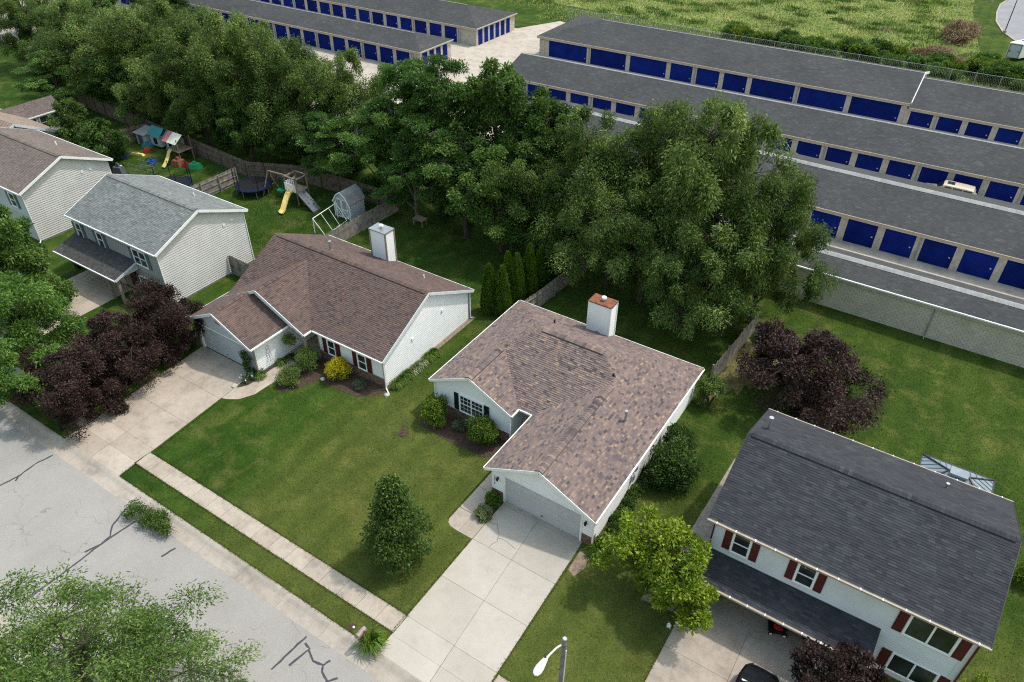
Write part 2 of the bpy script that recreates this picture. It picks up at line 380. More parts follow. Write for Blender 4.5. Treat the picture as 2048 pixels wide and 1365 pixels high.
def storageroof():
    m, n, b = newmat('storage_shingles')
    c = ramp(n, attr(n, 'rnd'), [(0, (.048, .050, .053)), (.6, (.060, .062, .066)), (1, (.080, .082, .086))])
    c = mixc(n, .6, c, ramp(n, noise(n, .22, 5, .6), [(.3, (.72, .72, .74)), (.7, (1.18, 1.16, 1.12))]), 'MULTIPLY')
    c = mixc(n, .35, c, ramp(n, noise(n, 14, 4, .7), [(.3, (.6,)*3), (.7, (1.3,)*3)]), 'MULTIPLY')
    n.links.new(c, b.inputs['Base Color']); b.inputs['Roughness'].default_value = .92
    b.inputs['Specular IOR Level'].default_value = .2; return m
M['sh_s'] = storageroof()
# ------------------------------------------------------------------ builders: roofs, siding, windows
def shingles(planes, ze, p, mat, parent, tw=.23, ex=.135, t=.022, seed=1, name='shingles', blend=.0):
    rg = random.Random(seed); V = []; Fq = []; R = []
    k = math.sqrt(1+p*p)
    for pl in planes:
        d = pl['d']; e0 = pl['e']; z0 = pl.get('z', ze); pr = (-d[1], d[0])
        q = [(pr[0]*x+pr[1]*y, (e0-(d[0]*x+d[1]*y))*k) for x, y in pl['poly']]
        if area(q) < 0: q = q[::-1]
        hp = []
        for i in range(len(q)):
            a, b = q[i-1], q[i]; nx, ny = (b[1]-a[1]), -(b[0]-a[0]); hp.append((nx, ny, nx*a[0]+ny*a[1]))
        umin = min(a[0] for a in q); umax = max(a[0] for a in q); vmin = min(a[1] for a in q); vmax = max(a[1] for a in q)
        j0 = int(math.floor(vmin/ex+1e-6))
        nrm = (d[0]*p/k, d[1]*p/k, 1/k)
        for j in range(j0, int(math.ceil(vmax/ex))):
            v0, v1 = j*ex, (j+1)*ex
            u = umin-rg.random()*tw; lay = 0
            while u < umax:
                wd = tw*rg.uniform(.55, 1.35); u2 = u+wd
                pol = [(u, v0), (u2, v0), (u2, v1), (u, v1)]; u = u2
                cut = False
                for a, b, c in hp:
                    s_ = [a*x+b*y-c for x, y in pol]
                    if min(s_) > -1e-9: pol = []; break
                    if max(s_) > 1e-9:
                        pol = clip(pol, a, b, c); cut = True
                        if len(pol) < 3: pol = []; break
                if not pol or (cut and area(pol) < 1e-4): continue
                lay = rg.choice((0, 0, 1)); r = min(1, max(0, rg.gauss(.48, .22)))
                i = len(V); n = len(pol); bot = []
                for (uu, vv) in pol:
                    h = .004+(t+lay*t*.45)*(1-(vv-v0)/ex)
                    s = e0-vv/k
                    V.append((d[0]*s+pr[0]*uu+nrm[0]*h, d[1]*s+pr[1]*uu+nrm[1]*h, z0+p*vv/k+nrm[2]*h))
                Fq.append(tuple(range(i, i+n))); R.append(r)
                e = [m for m in range(n) if abs(pol[m][1]-v0) < 1e-6]
                if len(e) >= 2:
                    a_, b_ = e[0], e[-1]; m = len(V)
                    for x in (V[i+a_], V[i+b_]):
                        V.append((x[0]-nrm[0]*.035, x[1]-nrm[1]*.035, x[2]-nrm[2]*.035))
                    Fq.append((i+a_, m, m+1, i+b_)); R.append(0)
    me = bpy.data.meshes.new(name); o0 = ORG[parent]
    me.from_pydata([(x-o0[0], y-o0[1], z-o0[2]) for x, y, z in V], [], Fq); me.update()
    a = me.attributes.new('rnd', 'FLOAT', 'FACE'); a.data.foreach_set('value', np.array(R, np.float32))
    me.materials.append(mat); o = link(name, me, parent); o['kind'] = 'stuff'; return o
def zof(pl, x, y, ze, p): return pl.get('z', ze)+p*(pl['e']-(pl['d'][0]*x+pl['d'][1]*y))
def roof(house, planes, ze, p, mat, seed=1, thick=.12, shing=True, tw=.23, ex=.135, deckmat=None, t=.022):
    m = MB()
    for pl in planes:
        top = [(x, y, zof(pl, x, y, ze, p)) for x, y in pl['poly']]; n = len(top)
        bot = [(x, y, z-thick) for x, y, z in top]
        m.poly(top); m.poly(bot[::-1])
        for i in range(n): m.poly([top[i-1], top[i], bot[i], bot[i-1]])
    r = m.build('roof', deckmat or M['soffit'], house)
    if shing: shingles(planes, ze, p, mat, r, tw=tw, ex=ex, seed=seed, t=t)
    return r
def capstrip(parent, pts, mat, wd=.17, p=.5, seed=3, step=.2, h=.03, vent=False, name='ridge_cap'):
    """row of cap shingles folded over a ridge or hip; pts two 3D ends"""
    rg = random.Random(seed); m = MB(); a, b = Vector(pts[0]), Vector(pts[1]); L = (b-a).length; d = (b-a)/L
    side = d.cross(Vector((0, 0, 1))).normalized(); n = max(1, int(L/step))
    fall = wd*p*(0.96 if abs(d.z) < .05 else .62)
    for i in range(n):
        q0, q1 = a+d*(L*i/n), a+d*(L*(i+1)/n+.01); m.cur = min(1, max(0, rg.gauss(.5, .25)))
        u0, u1 = h+.016, h+.004
        top = [q0+Vector((0, 0, u0)), q1+Vector((0, 0, u1))]
        for s in (-1, 1):
            lo = [q0+side*s*wd+Vector((0, 0, u0-fall)), q1+side*s*wd+Vector((0, 0, u1-fall))]
            pl = [top[0], lo[0], lo[1], top[1]]
            m.poly(pl if s > 0 else pl[::-1])
            m.cur *= .9
            sv = m.cur; m.cur = 0
            if vent: m.poly([lo[0], lo[0]-Vector((0, 0, h+.03)), lo[1]-Vector((0, 0, h+.03)), lo[1]])
            m.cur = sv
    if vent:
        for q in (a, b):
            m.poly([q+Vector((0, 0, u0)), q+side*wd+Vector((0, 0, u0-fall)), q+side*wd-Vector((0, 0, fall)), q-side*wd-Vector((0, 0, fall)), q-side*wd+Vector((0, 0, u0-fall))])
    o = m.build(name, mat, parent); o['kind'] = 'stuff'; return o
def siding(wall, kind, base, poly, mat, opens=(), ex=.16, lip=.03):
    """lap boards, each board its own object under the wall"""
    P = pface(kind, base); z0 = min(z for _, z in poly); z1 = max(z for _, z in poly)
    if area(poly) < 0: poly = poly[::-1]
    n = int(math.ceil((z1-z0)/ex-1e-6))
    for j in range(n):
        a, b = z0+j*ex, min(z1, z0+(j+1)*ex)
        pc = clip(clip(list(poly), 0, -1, -a), 0, 1, b)
        if len(pc) < 3 or abs(area(pc)) < .003: continue
        segs = [pc]
        for s0, s1, za, zb in opens:
            if min(b, zb)-max(a, za) < .5*(b-a): continue
            nx = []
            for q in segs:
                for c in (clip(q, 1, 0, s0), clip(q, -1, 0, -s1)):
                    if len(c) >= 3 and abs(area(c)) > .002: nx.append(c)
            segs = nx
        for q in segs:
            m = MB(); f = lambda z: .004+lip*(1-(z-a)/(b-a+1e-9))
            m.poly([P(s, f(z), z) for s, z in q])
            e = [(s, z) for s, z in q if abs(z-a) < 1e-5]
            if len(e) >= 2:
                sa, sb = min(s for s, _ in e), max(s for s, _ in e)
                m.poly([P(sa, f(a), a), P(sb, f(a), a), P(sb, 0, a), P(sa, 0, a)])
            m.build('siding_board', mat, wall)
def bricks(parent, kind, base, s0, s1, z0, z1, bl=.2, bh=.067, out=.05, seed=5, name='brickwork', mat=None, j=.01):
    P = pface(kind, base); rg = random.Random(seed); m = MB(); r = 0; z = z0
    while z < z1-.01:
        zz = min(z+bh, z1); s = s0-(bl/2 if r % 2 else 0)
        while s < s1:
            a, b = max(s, s0), min(s+bl, s1); s += bl
            if b-a < .03: continue
            m.cur = rg.random(); o = out+rg.uniform(-.004, .006)
            m.pbox(P, a+j/2, b-j/2, out-.03, o, z+j/2, zz-j/2)
        z = zz; r += 1
    o = m.build(name, mat or M['brick'], parent); o['kind'] = 'stuff'; return o
def window(house, kind, base, s0, s1, z0, z1, units=1, grid=(0, 0), shut=None, sw=.38, frame=None, slider=False):
    """frame proud of the siding; each unit has an upper and a lower sash"""
    P = pface(kind, base); fm = frame or M['white']; m = MB(); t = .07
    m.pbox(P, s0-t, s1+t, .0, .075, z0-t, z0); m.pbox(P, s0-t, s1+t, .0, .075, z1, z1+t)
    m.pbox(P, s0-t, s0, .0, .075, z0, z1); m.pbox(P, s1, s1+t, .0, .075, z0, z1)
    wdo = m.build('window', fm, house)
    uw = (s1-s0)/units
    for k in range(units):
        a, b = s0+k*uw, s0+(k+1)*uw; mz = (z0+z1)/2; hs = ((z0, mz, .05), (mz, z1, .062)) if not slider else ((z0, z1, .05),)
        fr = MB(); q = .035
        if k: fr.pbox(P, a-.04, a+.04, .0, .07, z0, z1)
        for za, zb, o in hs:
            fr.pbox(P, a, b, .02, o, za, za+q); fr.pbox(P, a, b, .02, o, zb-q, zb)
            fr.pbox(P, a, a+q, .02, o, za+q, zb-q); fr.pbox(P, b-q, b, .02, o, za+q, zb-q)
            gx, gz = grid
            for i in range(1, gx):
                x = a+(b-a)*i/gx; fr.pbox(P, x-.009, x+.009, .03, o-.008, za+q, zb-q)
            for i in range(1, gz):
                z = za+(zb-za)*i/gz; fr.pbox(P, a+q, b-q, .03, o-.01, z-.009, z+.009)
        fr.build('sash', fm, wdo)
        for za, zb, _ in hs:
            g = MB(); g.pbox(P, a+.02, b-.02, .018, .034, za+.02, zb-.02); g.build('pane', M['glass'], wdo)
    if shut:
        for a, b in ((s0-t-.03-sw, s0-t-.03), (s1+t+.03, s1+t+.03+sw)):
            sh = MB(); za, zb = z0-.03, z1+.03; sh.pbox(P, a, b, .02, .055, za, zb)
            mid = (za+zb)/2
            for c0, c1 in ((za+.06, mid-.04), (mid+.04, zb-.06)):
                sh.pbox(P, a+.06, b-.06, .05, .07, c0, c1)
            sh.build('shutter', shut, house)
    return wdo
def garage_door(house, base, s0, s1, z1, mat, n=4, rec=.08):
    P = pface('f', base); d = MB(); d.pbox(P, s0, s1, -rec-.03, -rec, 0, z1)
    door = d.build('garage_door', mat, house)
    for k in range(n):
        a, b = z1*k/n+.008, z1*(k+1)/n-.008
        m = MB(); m.pbox(P, s0+.01, s1-.01, -rec, -rec+.02, a, b)
        for g in range(1, 4):
            zz = a+(b-a)*g/4; m.pbox(P, s0+.02, s1-.02, -rec+.02, -rec+.034, zz-.03, zz+.03)
        m.build('door_panel', mat, door)
    h = MB(); h.pbox(P, (s0+s1)/2-.06, (s0+s1)/2+.06, -rec+.02, -rec+.06, .3, .34); h.build('handle', M['dark_metal'], door)
    return door
def gutter(house, pts, mat, r=.06, name='gutter'):
    m = MB()
    for a, b in zip(pts[:-1], pts[1:]): m.beam(a, b, .11, .11)
    return m.build(name, mat, house)
def downspout(house, x, y, z0, z1, mat, out=(0, 0)):
    m = MB(); m.box(x-.035, x+.035, y-.03, y+.03, z0+.12, z1)
    m.beam((x, y, z0+.13), (x+out[0], y+out[1], z0+.05), .07, .06); return m.build('downspout', mat, house)
def rake(house, a, b, mat, ht=.17, wd=.04, dz=-.085):
    m = MB(); m.beam((a[0], a[1], a[2]+dz), (b[0], b[1], b[2]+dz), wd, ht); return m.build('rake_board', mat, house)
def vent_pipe(parent, x, y, z0, z1, r, mat, cap=True, flash=True):
    m = MB(); m.tube((x, y, z0), (x, y, z1), r, r, 10)
    if cap: m.tube((x, y, z1-.02), (x, y, z1+.09), r*1.45, r*1.4, 12)
    if flash: m.tube((x, y, z0), (x, y, z0+.12), r*2.2, r*1.05, 10)
    return m.build('vent_pipe', mat, parent, smooth=False)
def wall_lamp(house, x, y, z):
    m = MB(); m.box(x-.05, x+.05, y-.03, y, z-.1, z+.14); m.beam((x, y-.02, z+.1), (x, y-.13, z+.12), .03, .03)
    m.tube((x, y-.13, z-.12), (x, y-.13, z+.06), .055, .085, 6); m.tube((x, y-.13, z+.06), (x, y-.13, z+.15), .1, .02, 6)
    return m.build('wall_lamp', M['black'], house)
# ------------------------------------------------------------------ setting: ground, road, kerbs, paths, yard, field
def struct(o): o['kind'] = 'structure'; return o
g = MB()
g.poly([(-400, -300, 0), (400, -300, 0), (400, -20.75, 0), (-400, -20.75, 0)])
g.poly([(-400, -20.75, -.17), (400, -20.75, -.17), (400, -11.02, -.17), (-400, -11.02, -.17)])
g.poly([(-400, -20.75, 0), (400, -20.75, 0), (400, -20.75, -.17), (-400, -20.75, -.17)])
g.poly([(-400, -11.02, 0), (400, -11.02, 0), (400, -11.02, -.17), (-400, -11.02, -.17)])
g.poly([(-400, -11.02, 0), (400, -11.02, 0), (400, 600, 0), (-400, 600, 0)])
struct(g.build('ground', M['grass']))
m = MB(); m.box(-200, 200, -19.7, -12.04, -.168, -.14); road = struct(m.build('road', M['asphalt']))
def ribbon(pts, wd, z, mat, name, parent, h=.004, seed=0):
    rg = random.Random(seed); P2 = [Vector((x, y, 0)) for x, y in pts]; sub = []
    for a, b in zip(P2[:-1], P2[1:]):
        k = max(2, int((b-a).length/.25))
        for i in range(k): sub.append(a+(b-a)*i/k+Vector((rg.uniform(-.03, .03), rg.uniform(-.03, .03), 0)))
    sub.append(P2[-1]); m = MB(); L = []; R_ = []
    for i, p in enumerate(sub):
        t = (sub[min(i+1, len(sub)-1)]-sub[max(i-1, 0)]).normalized(); n = Vector((-t.y, t.x, 0)); ww = wd*rg.uniform(.7, 1.15)/2
        L.append(p+n*ww); R_.append(p-n*ww)
    for i in range(len(sub)-1):
        m.poly([(L[i].x, L[i].y, z+h), (R_[i].x, R_[i].y, z+h), (R_[i+1].x, R_[i+1].y, z+h), (L[i+1].x, L[i+1].y, z+h)])
    return m.build(name, mat, parent)
cr = [[(-25.6, -15.6), (-25.35, -14.2), (-25.5, -13.2), (-25.29, -12.17)], [(-25.1, -14.6), (-25.4, -14.2)],
      [(-16.5, -12.3), (-16.65, -12.8), (-16.8, -14.4), (-16.75, -16), (-16.85, -18.9)], [(-17.75, -12.5), (-17.4, -13.4), (-16.9, -13.9), (-16.8, -14.5), (-17.05, -15.3)],
      [(-13.35, -13.2), (-13.2, -12.45)], [(-17.8, -19.3), (-17.65, -18.7), (-17.2, -18.5), (-16.95, -18.75)],
      [(-3.5, -12.3), (-3.65, -14.4)], [(-3.3, -12.55), (-2.9, -12.65), (-2.95, -13.1), (-3.1, -13.8)],
      [(-2.9, -12.75), (-2.3, -13.0), (-1.8, -12.9), (-1.55, -13.2), (-1.0, -13.35), (-.75, -13.0)], [(-1.75, -12.9), (-1.65, -12.55)], [(-1.1, -13.35), (-.8, -13.75), (-.35, -13.7), (-.25, -13.3)],
      [(-.5, -13.7), (.3, -14.1), (.9, -13.9)]]
for i, c in enumerate(cr): ribbon(c, .11, -.14, M['sealant'], 'crack_seal', road, .004+.002*(i % 3), i)
# rolled kerbs, one segment per 3 m
def kerb(y0, sgn, x0, x1, name):
    base = MB(); base.poly([(x0, y0, -.155), (x1, y0, -.155), (x1, y0+sgn*1.0, -.155), (x0, y0+sgn*1.0, -.155)])
    k = struct(base.build(name, M['joint']))
    prof = [(0, -.138), (.45, -.125), (.6, -.10), (.8, -.02), (.92, .006), (1.02, .008), (1.02, -.16), (0, -.16)]
    x = x0
    while x < x1:
        a, b = x+.006, min(x+3, x1)-.006; m = MB()
        A = [(a, y0+sgn*s, z) for s, z in prof]; B = [(b, y0+sgn*s, z) for s, z in prof]
        for i in range(len(prof)): m.poly([A[i-1], A[i], B[i], B[i-1]])
        m.poly(A); m.poly(B[::-1]); m.build('kerb_segment', M['conc_kerb'], k); x += 3
kerb(-12.04, 1, -60, 30, 'kerb'); kerb(-19.7, -1, -30, 6, 'kerb')
def slabs(name, polys, mat, z=.012, base=True):
    """base sheet of dirty joints with one raised slab per polygon"""
    b = MB()
    for p in polys: b.poly([(x, y, .004) for x, y in p])
    bo = struct(b.build(name, M['joint']))
    for p in polys:
        c = np.mean(p, axis=0); q = []
        for x, y in p:
            v = np.array((x, y))-c; L = np.hypot(*v); q.append(tuple(c+v*(1-.011/L)))
        m = MB(); m.prism(q if area(q) > 0 else q[::-1], -.02, z); m.build('slab', mat, bo)
    return bo
def R4(x0, x1, y0, y1): return [(x0, y0), (x1, y0), (x1, y1), (x0, y1)]
rows = [(-.27, -3.16), (-3.16, -5.98), (-5.98, -8.78), (-8.78, -9.98), (-9.98, -11.03)]
pl = []
for a, b in rows:
    ca = 2.28-.068*(a+.3); cb = 2.28-.068*(b+.3); ra = 5.1-.03*(a+.3); rb = 5.1-.03*(b+.3)
    pl.append([(-.05, b), (cb, b), (ca, a), (-.05, a)]); pl.append([(cb, b), (rb, b), (ra, a), (ca, a)])
pl.append(R4(-.05, 5.08, -.27, .06))
slabs('driveway', pl, M['conc'])
DA = [o for o in COL.objects if o.name.startswith('driveway')][0]
for k_, c_ in enumerate([[(.05, -1.75), (.5, -1.6), (1.0, -2.1), (1.15, -2.6), (1.0, -3.1)], [(1.1, -2.35), (1.6, -2.3), (2.3, -2.45)]]): ribbon(c_, .02, .012, M['joint'], 'hairline_crack', DA, .002, 50+k_)
rows = [(.05, -3.14), (-3.14, -5.9), (-5.9, -8.5), (-8.5, -9.75), (-9.75, -11.03)]
pl = []
for a, b in rows:
    l = lambda y: -26.45+.055*(-y); r = lambda y: -20.98+.055*(-y)*1.25; c = lambda y: (l(y)+r(y))/2
    pl.append([(l(b), b), (c(b), b), (c(a), a), (l(a), a)]); pl.append([(c(b), b), (r(b), b), (r(a), a), (c(a), a)])
slabs('driveway', pl, M['conc_old'])
pl = []
for a, b in [(-.45, -3.2), (-3.2, -6), (-6, -8.8), (-8.8, -9.9), (-9.9, -11.03)]:
    pl.append(R4(11.3, 14.5, b, a)); pl.append(R4(14.5, 17.8, b, a))
slabs('driveway', pl, M['conc_old'])
pl = []
for a, b in [(1.9, -1), (-1, -4), (-4, -7), (-7, -10), (-10, -11.03)]: pl += [R4(-43, -40.2, b, a), R4(-40.2, -37.3, b, a)]
slabs('driveway', pl, M['conc_old'])
slabs('sidewalk', [R4(x, x+1.276, -9.85, -8.78) for x in np.arange(-20.42, -.2, 1.276)], M['conc_old'])
slabs('sidewalk', [R4(x, x+1.26, -9.9, -8.8) for x in np.arange(5.45, 11.2, 1.26)], M['conc_old'])
slabs('sidewalk', [R4(x, x+1.26, -9.85, -8.75) for x in np.arange(-37.2, -26.2, 1.26)], M['conc_old'])
# front path of the middle house and curved path of the neighbour
pl = [R4(-1.95, -.95, 2.2, 4.4), R4(-1.95, -.95, .1, 2.2), [(-1.97, -1.75), (-.95, -1.75), (-.95, .1), (-1.95, .1)],
      [(-1.97, -2.75), (-1.85, -3.0), (-1.6, -3.15), (-1.0, -3.2), (-1.0, -1.77), (-1.97, -1.77)], [(-1.0, -3.2), (-.07, -3.2), (-.07, -1.9), (-1.0, -1.77)]]
slabs('front_path', pl, M['conc_old'])
ow = [(-20.74, -3.05), (-20.34, -2.91), (-19.72, -2.5), (-19.2, -1.59), (-19.12, -.3), (-19.05, .5), (-18.95, 2.2)]
iw = [(-20.84, -1.80), (-20.65, -1.69), (-20.31, -1.17), (-20.22, -.13), (-20.3, .8), (-20.2, 1.6), (-20.2, 2.6)]
slabs('front_path', [[ow[i], ow[i+1], iw[i+1], iw[i]] for i in range(6)], M['conc_old'])
m = MB(); m.prism([(9.3, -1.5), (10.9, -1.3), (11.35, 1.2), (11.3, 10.6), (9.9, 10.6), (9.75, 4.5)], -.02, .016); struct(m.build('gravel_path', M['gravel']))
m = MB(); m.prism([(-18.95, 3.85), (-18.95, .1), (-18.1, -.6), (-17.3, .3), (-16.6, 1.9), (-15.2, 1.8), (-13.2, 2.1), (-12.1, 3.0), (-12.2, 3.85)], -.02, .014); struct(m.build('planting_bed', M['mulch']))
m = MB(); m.prism([(-8.3, 4.15), (-8.2, 2.3), (-6, 2.1), (-3, 2.2), (-2.3, 2.9), (-2.3, 4.15)], -.02, .014); struct(m.build('planting_bed', M['mulch']))
m = MB(); m.prism([(-20.95, .0), (-20.9, -1.75), (-20.35, -1.1), (-20.3, .8), (-20.3, 3), (-20.6, 3)], -.02, .010); struct(m.build('planting_bed', M['mulch']))
m = MB(); m.prism([(-.93, .05), (-.93, -1.72), (-.08, -1.85), (-.08, .05)], -.02, .010); struct(m.build('planting_bed', M['mulch']))
m = MB(); m.prism([(5.25, -.6), (5.9, -.75), (6.0, -1.5), (5.75, -2.2), (5.3, -2.0)], -.02, .008); struct(m.build('bare_patch', M['dirt']))
m = MB(); m.prism([(-12.3, 3.9), (-11.95, 3.9), (-11.95, 14), (-12.3, 14)], -.02, .008); struct(m.build('wall_edging', M['dirt']))
rgd = random.Random(12); dp = []
for a_ in np.linspace(0, 2*math.pi, 41)[:-1]:
    k_ = 1+rgd.uniform(-.28, .28); dp.append((7.6+1.5*k_*math.cos(a_)+.22*4.6*k_*math.sin(a_)*.6, 20.6+4.9*k_*math.sin(a_)))
m = MB(); m.prism(dp, -.02, .004); struct(m.build('dry_strip', M['straw']))
# storage yard slab, field and far car park
m = MB(); m.poly([(-140, 33, .004), (90, 33, .004), (90, 89, .004), (-44.5, 90.5, .004), (-50, 92.5, .004), (-53.5, 84.5, .004), (-140, 82, .004)]); struct(m.build('storage_yard', M['conc_yard']))
m = MB(); m.poly([(-330, 103, .004), (-60, 103, .004), (-20, 100, .004), (8, 109, .004), (11.8, 114, .004), (7.6, 141, .004), (5, 180, .004), (0, 560, .004), (-330, 560, .004)]); struct(m.build('field', M['field']))
pts = [(16.6, 122), (15.3, 124.7), (13.6, 128.5), (12.0, 135), (11.4, 142), (11.3, 149), (12.4, 156), (15, 163), (22, 170), (80, 170), (80, 112), (26, 112)]
m = MB(); m.prism(pts[::-1], -.02, .03); struct(m.build('car_park', M['asphalt_lot']))
k = MB()
for a, b in zip(pts[:9], pts[1:9]): k.beam((a[0], a[1], .06), (b[0], b[1], .06), .25, .16)
struct(k.build('car_park_kerb', M['conc_kerb']))
# ------------------------------------------------------------------ house A: hip roofed ranch in the middle
def wallmesh(house, faces, mat):
    m = MB()
    for k, base, poly in faces:
        P = pface(k, base); m.poly([P(s, 0, z) for s, z in poly])
    return m.build('wall', mat, house)
ZE = 2.6; PA = .5
hA = thing('ranch_house', 'white ranch house with brown multicolour hip roof and rust topped chimney', 'house', (-1.2, 7, 0))
xl, xr, yb, yf = -8.37, 5.88, 14.6, 4.7
rx1, rx2, ry = -5.255, 2.385, 9.65
L_, R_, B_, F_ = (-1, 0), (1, 0), (0, 1), (0, -1)
pA = [dict(d=L_, e=-xl, poly=[(xl, 3.85), (rx1, 3.85), (rx1, 7.815), (xl, 7.815)]), dict(d=L_, e=-xl, poly=[(xl, 7.815), (rx1, 7.815), (-3.42, ry), (xl, yb)]),
      dict(d=B_, e=yb, poly=[(xl, yb), (xr, yb), (.93, ry), (-3.42, ry)]),
      dict(d=R_, e=xr, poly=[(xr, -.45), (rx2, -.45), (rx2, 8.195), (xr, 8.195)]), dict(d=R_, e=xr, poly=[(xr, 8.195), (rx2, 8.195), (.93, ry), (xr, yb)]),
      dict(d=F_, e=-yf, poly=[(-3.42, ry), (rx1, 7.815), (-2.14, 4.7), (-1.11, 4.7), (rx2, 8.195), (.93, ry)]),
      dict(d=R_, e=-2.14, poly=[(rx1, 3.85), (-2.14, 3.85), (-2.14, 4.7), (rx1, 7.815)]),
      dict(d=L_, e=1.11, poly=[(rx2, -.45), (-1.11, -.45), (-1.11, 4.7), (rx2, 8.195)])]
rA = roof(hA, pA, ZE, PA, M['sh_a'], 11)
zr = ZE+PA*(yb-ry); z1 = ZE+PA*(rx1-xl); z2 = ZE+PA*(xr-rx2)
capstrip(rA, [(-3.42, ry, zr), (.93, ry, zr)], M['sh_a'], .24, PA, 1, h=.08, vent=True)
capstrip(rA, [(rx1, 3.86, z1), (rx1, 7.4, z1)], M['sh_a'], .24, PA, 2, h=.08, vent=True)
capstrip(rA, [(rx2, -.44, z2), (rx2, 7.8, z2)], M['sh_a'], .24, PA, 3, h=.08, vent=True)
for i, (a, b) in enumerate([((xl, yb, ZE), (-3.42, ry, zr)), ((xr, yb, ZE), (.93, ry, zr)), ((rx1, 7.815, z1), (-3.42, ry, zr)), ((rx2, 8.195, z2), (.93, ry, zr))]):
    capstrip(rA, [a, b], M['sh_a'], .14, PA, 7+i, h=.004)
wA = wallmesh(hA, [('f', 0, [(-.85, 0), (-.02, 0), (-.02, 2.14), (-.85, 2.14)]), ('f', 0, [(4.88, 0), (5.6, 0), (5.6, 2.14), (4.88, 2.14)]), ('f', 0, [(-.85, 2.14), (5.6, 2.14), (5.6, 2.7), (rx2, z2-.1), (-.85, 2.7)]), ('r', 5.6, [(0, 0), (14.3, 0), (14.3, 2.62), (0, 2.62)]),
                   ('l', -.85, [(0, 0), (6.2, 0), (6.2, 2.62), (0, 2.62)]), ('f', 4.15, [(-8.05, 0), (-2.4, 0), (-2.4, 2.7), (rx1, z1-.1), (-8.05, 2.7)]),
                   ('l', -8.05, [(4.15, 0), (14.3, 0), (14.3, 2.62), (4.15, 2.62)]), ('r', -2.4, [(4.15, 0), (6.2, 0), (6.2, 2.62), (4.15, 2.62)]),
                   ('f', 6.2, [(-2.4, 0), (-.85, 0), (-.85, 3.2), (-2.4, 3.2)]), ('b', 14.3, [(-8.05, 0), (5.6, 0), (5.6, 2.62), (-8.05, 2.62)])], M['siding_white'])
siding(wA, 'f', 0, [(-.85, .75), (5.6, .75), (5.6, 2.6), (rx2, z2-.14), (-.85, 2.6)], M['siding_white'], [(-.12, 4.98, 0, 2.22)], .16)
siding(wA, 'f', 4.15, [(-8.05, .75), (-2.4, .75), (-2.4, 2.6), (rx1, z1-.14), (-8.05, 2.6)], M['siding_white'], (), .18, .022)
siding(wA, 'r', 5.6, [(0, .2), (14.3, .2), (14.3, 2.58), (0, 2.58)], M['siding_white'], (), .18, .022)
siding(wA, 'r', -2.4, [(4.15, .2), (6.2, .2), (6.2, 2.58), (4.15, 2.58)], M['siding_beige'], (), .13)
bricks(wA, 'f', 0, -.9, -.12, 0, .75); bricks(wA, 'f', 0, 4.98, 5.65, 0, .75, seed=6); bricks(wA, 'f', 4.15, -8.05, -2.4, 0, .74, seed=8)
bricks(wA, 'l', -.85, -.04, .35, 0, .75, seed=9); bricks(wA, 'r', 5.6, -.04, .35, 0, .75, seed=10)
garage_door(hA, 0, 0.0, 4.86, 2.13, M['door_white'])
t = MB(); P = pface('f', 0)
t.pbox(P, -.12, 0, .0, .05, 0, 2.25); t.pbox(P, 4.86, 4.98, .0, .05, 0, 2.25); t.pbox(P, 0, 4.86, .0, .05, 2.13, 2.25)
t.pbox(P, -.12, 0, -.11, 0, 0, 2.13); t.pbox(P, 4.86, 4.98, -.11, 0, 0, 2.13); t.build('door_trim', M['white'], hA)
for x, y in ((-.85, 0), (5.6, 0), (-8.05, 4.15), (-2.4, 4.15)):
    box('corner_board', M['white'], hA, x-.05, x+.05, y-.035, y+.06, .75, 2.58)
t = MB(); t.pbox(P, 0.0, 4.86, -.11, .15, 0, .02); t.build('threshold', M['conc_old'], hA)
window(hA, 'f', 4.12, -6.15, -4.38, .88, 2.2, 2, (3, 2), M['shutter_black'], .36)
wall_lamp(hA, -.47, 0, 1.72); wall_lamp(hA, 5.18, 0, 1.68)
g = ZE-.06
gutter(hA, [(xl-.03, 3.85, g), (xl-.03, yb, g)], M['white']); gutter(hA, [(xl, yb+.03, g), (xr, yb+.03, g)], M['white']); gutter(hA, [(xr+.03, -.45, g), (xr+.03, yb, g)], M['white'])
gutter(hA, [(-1.14, -.45, g), (-1.14, 4.62, g)], M['white']); gutter(hA, [(-2.11, 3.85, g), (-2.11, 4.62, g)], M['white']); gutter(hA, [(-2.16, 4.67, g), (-1.09, 4.67, g)], M['white'])
for a, b in (((xl, 3.84, ZE), (rx1, 3.84, z1)), ((rx1, 3.84, z1), (-2.14, 3.84, ZE)), ((-1.11, -.46, ZE), (rx2, -.46, z2)), ((rx2, -.46, z2), (xr, -.46, ZE))): rake(hA, a, b, M['white'])
downspout(hA, 5.68, -.12, 0, 2.5, M['white'], (.1, -.3)); downspout(hA, -2.32, 4.05, 0, 2.5, M['white'], (.05, -.3)); downspout(hA, -8.12, 4.05, 0, 2.5, M['white'], (-.1, -.3))
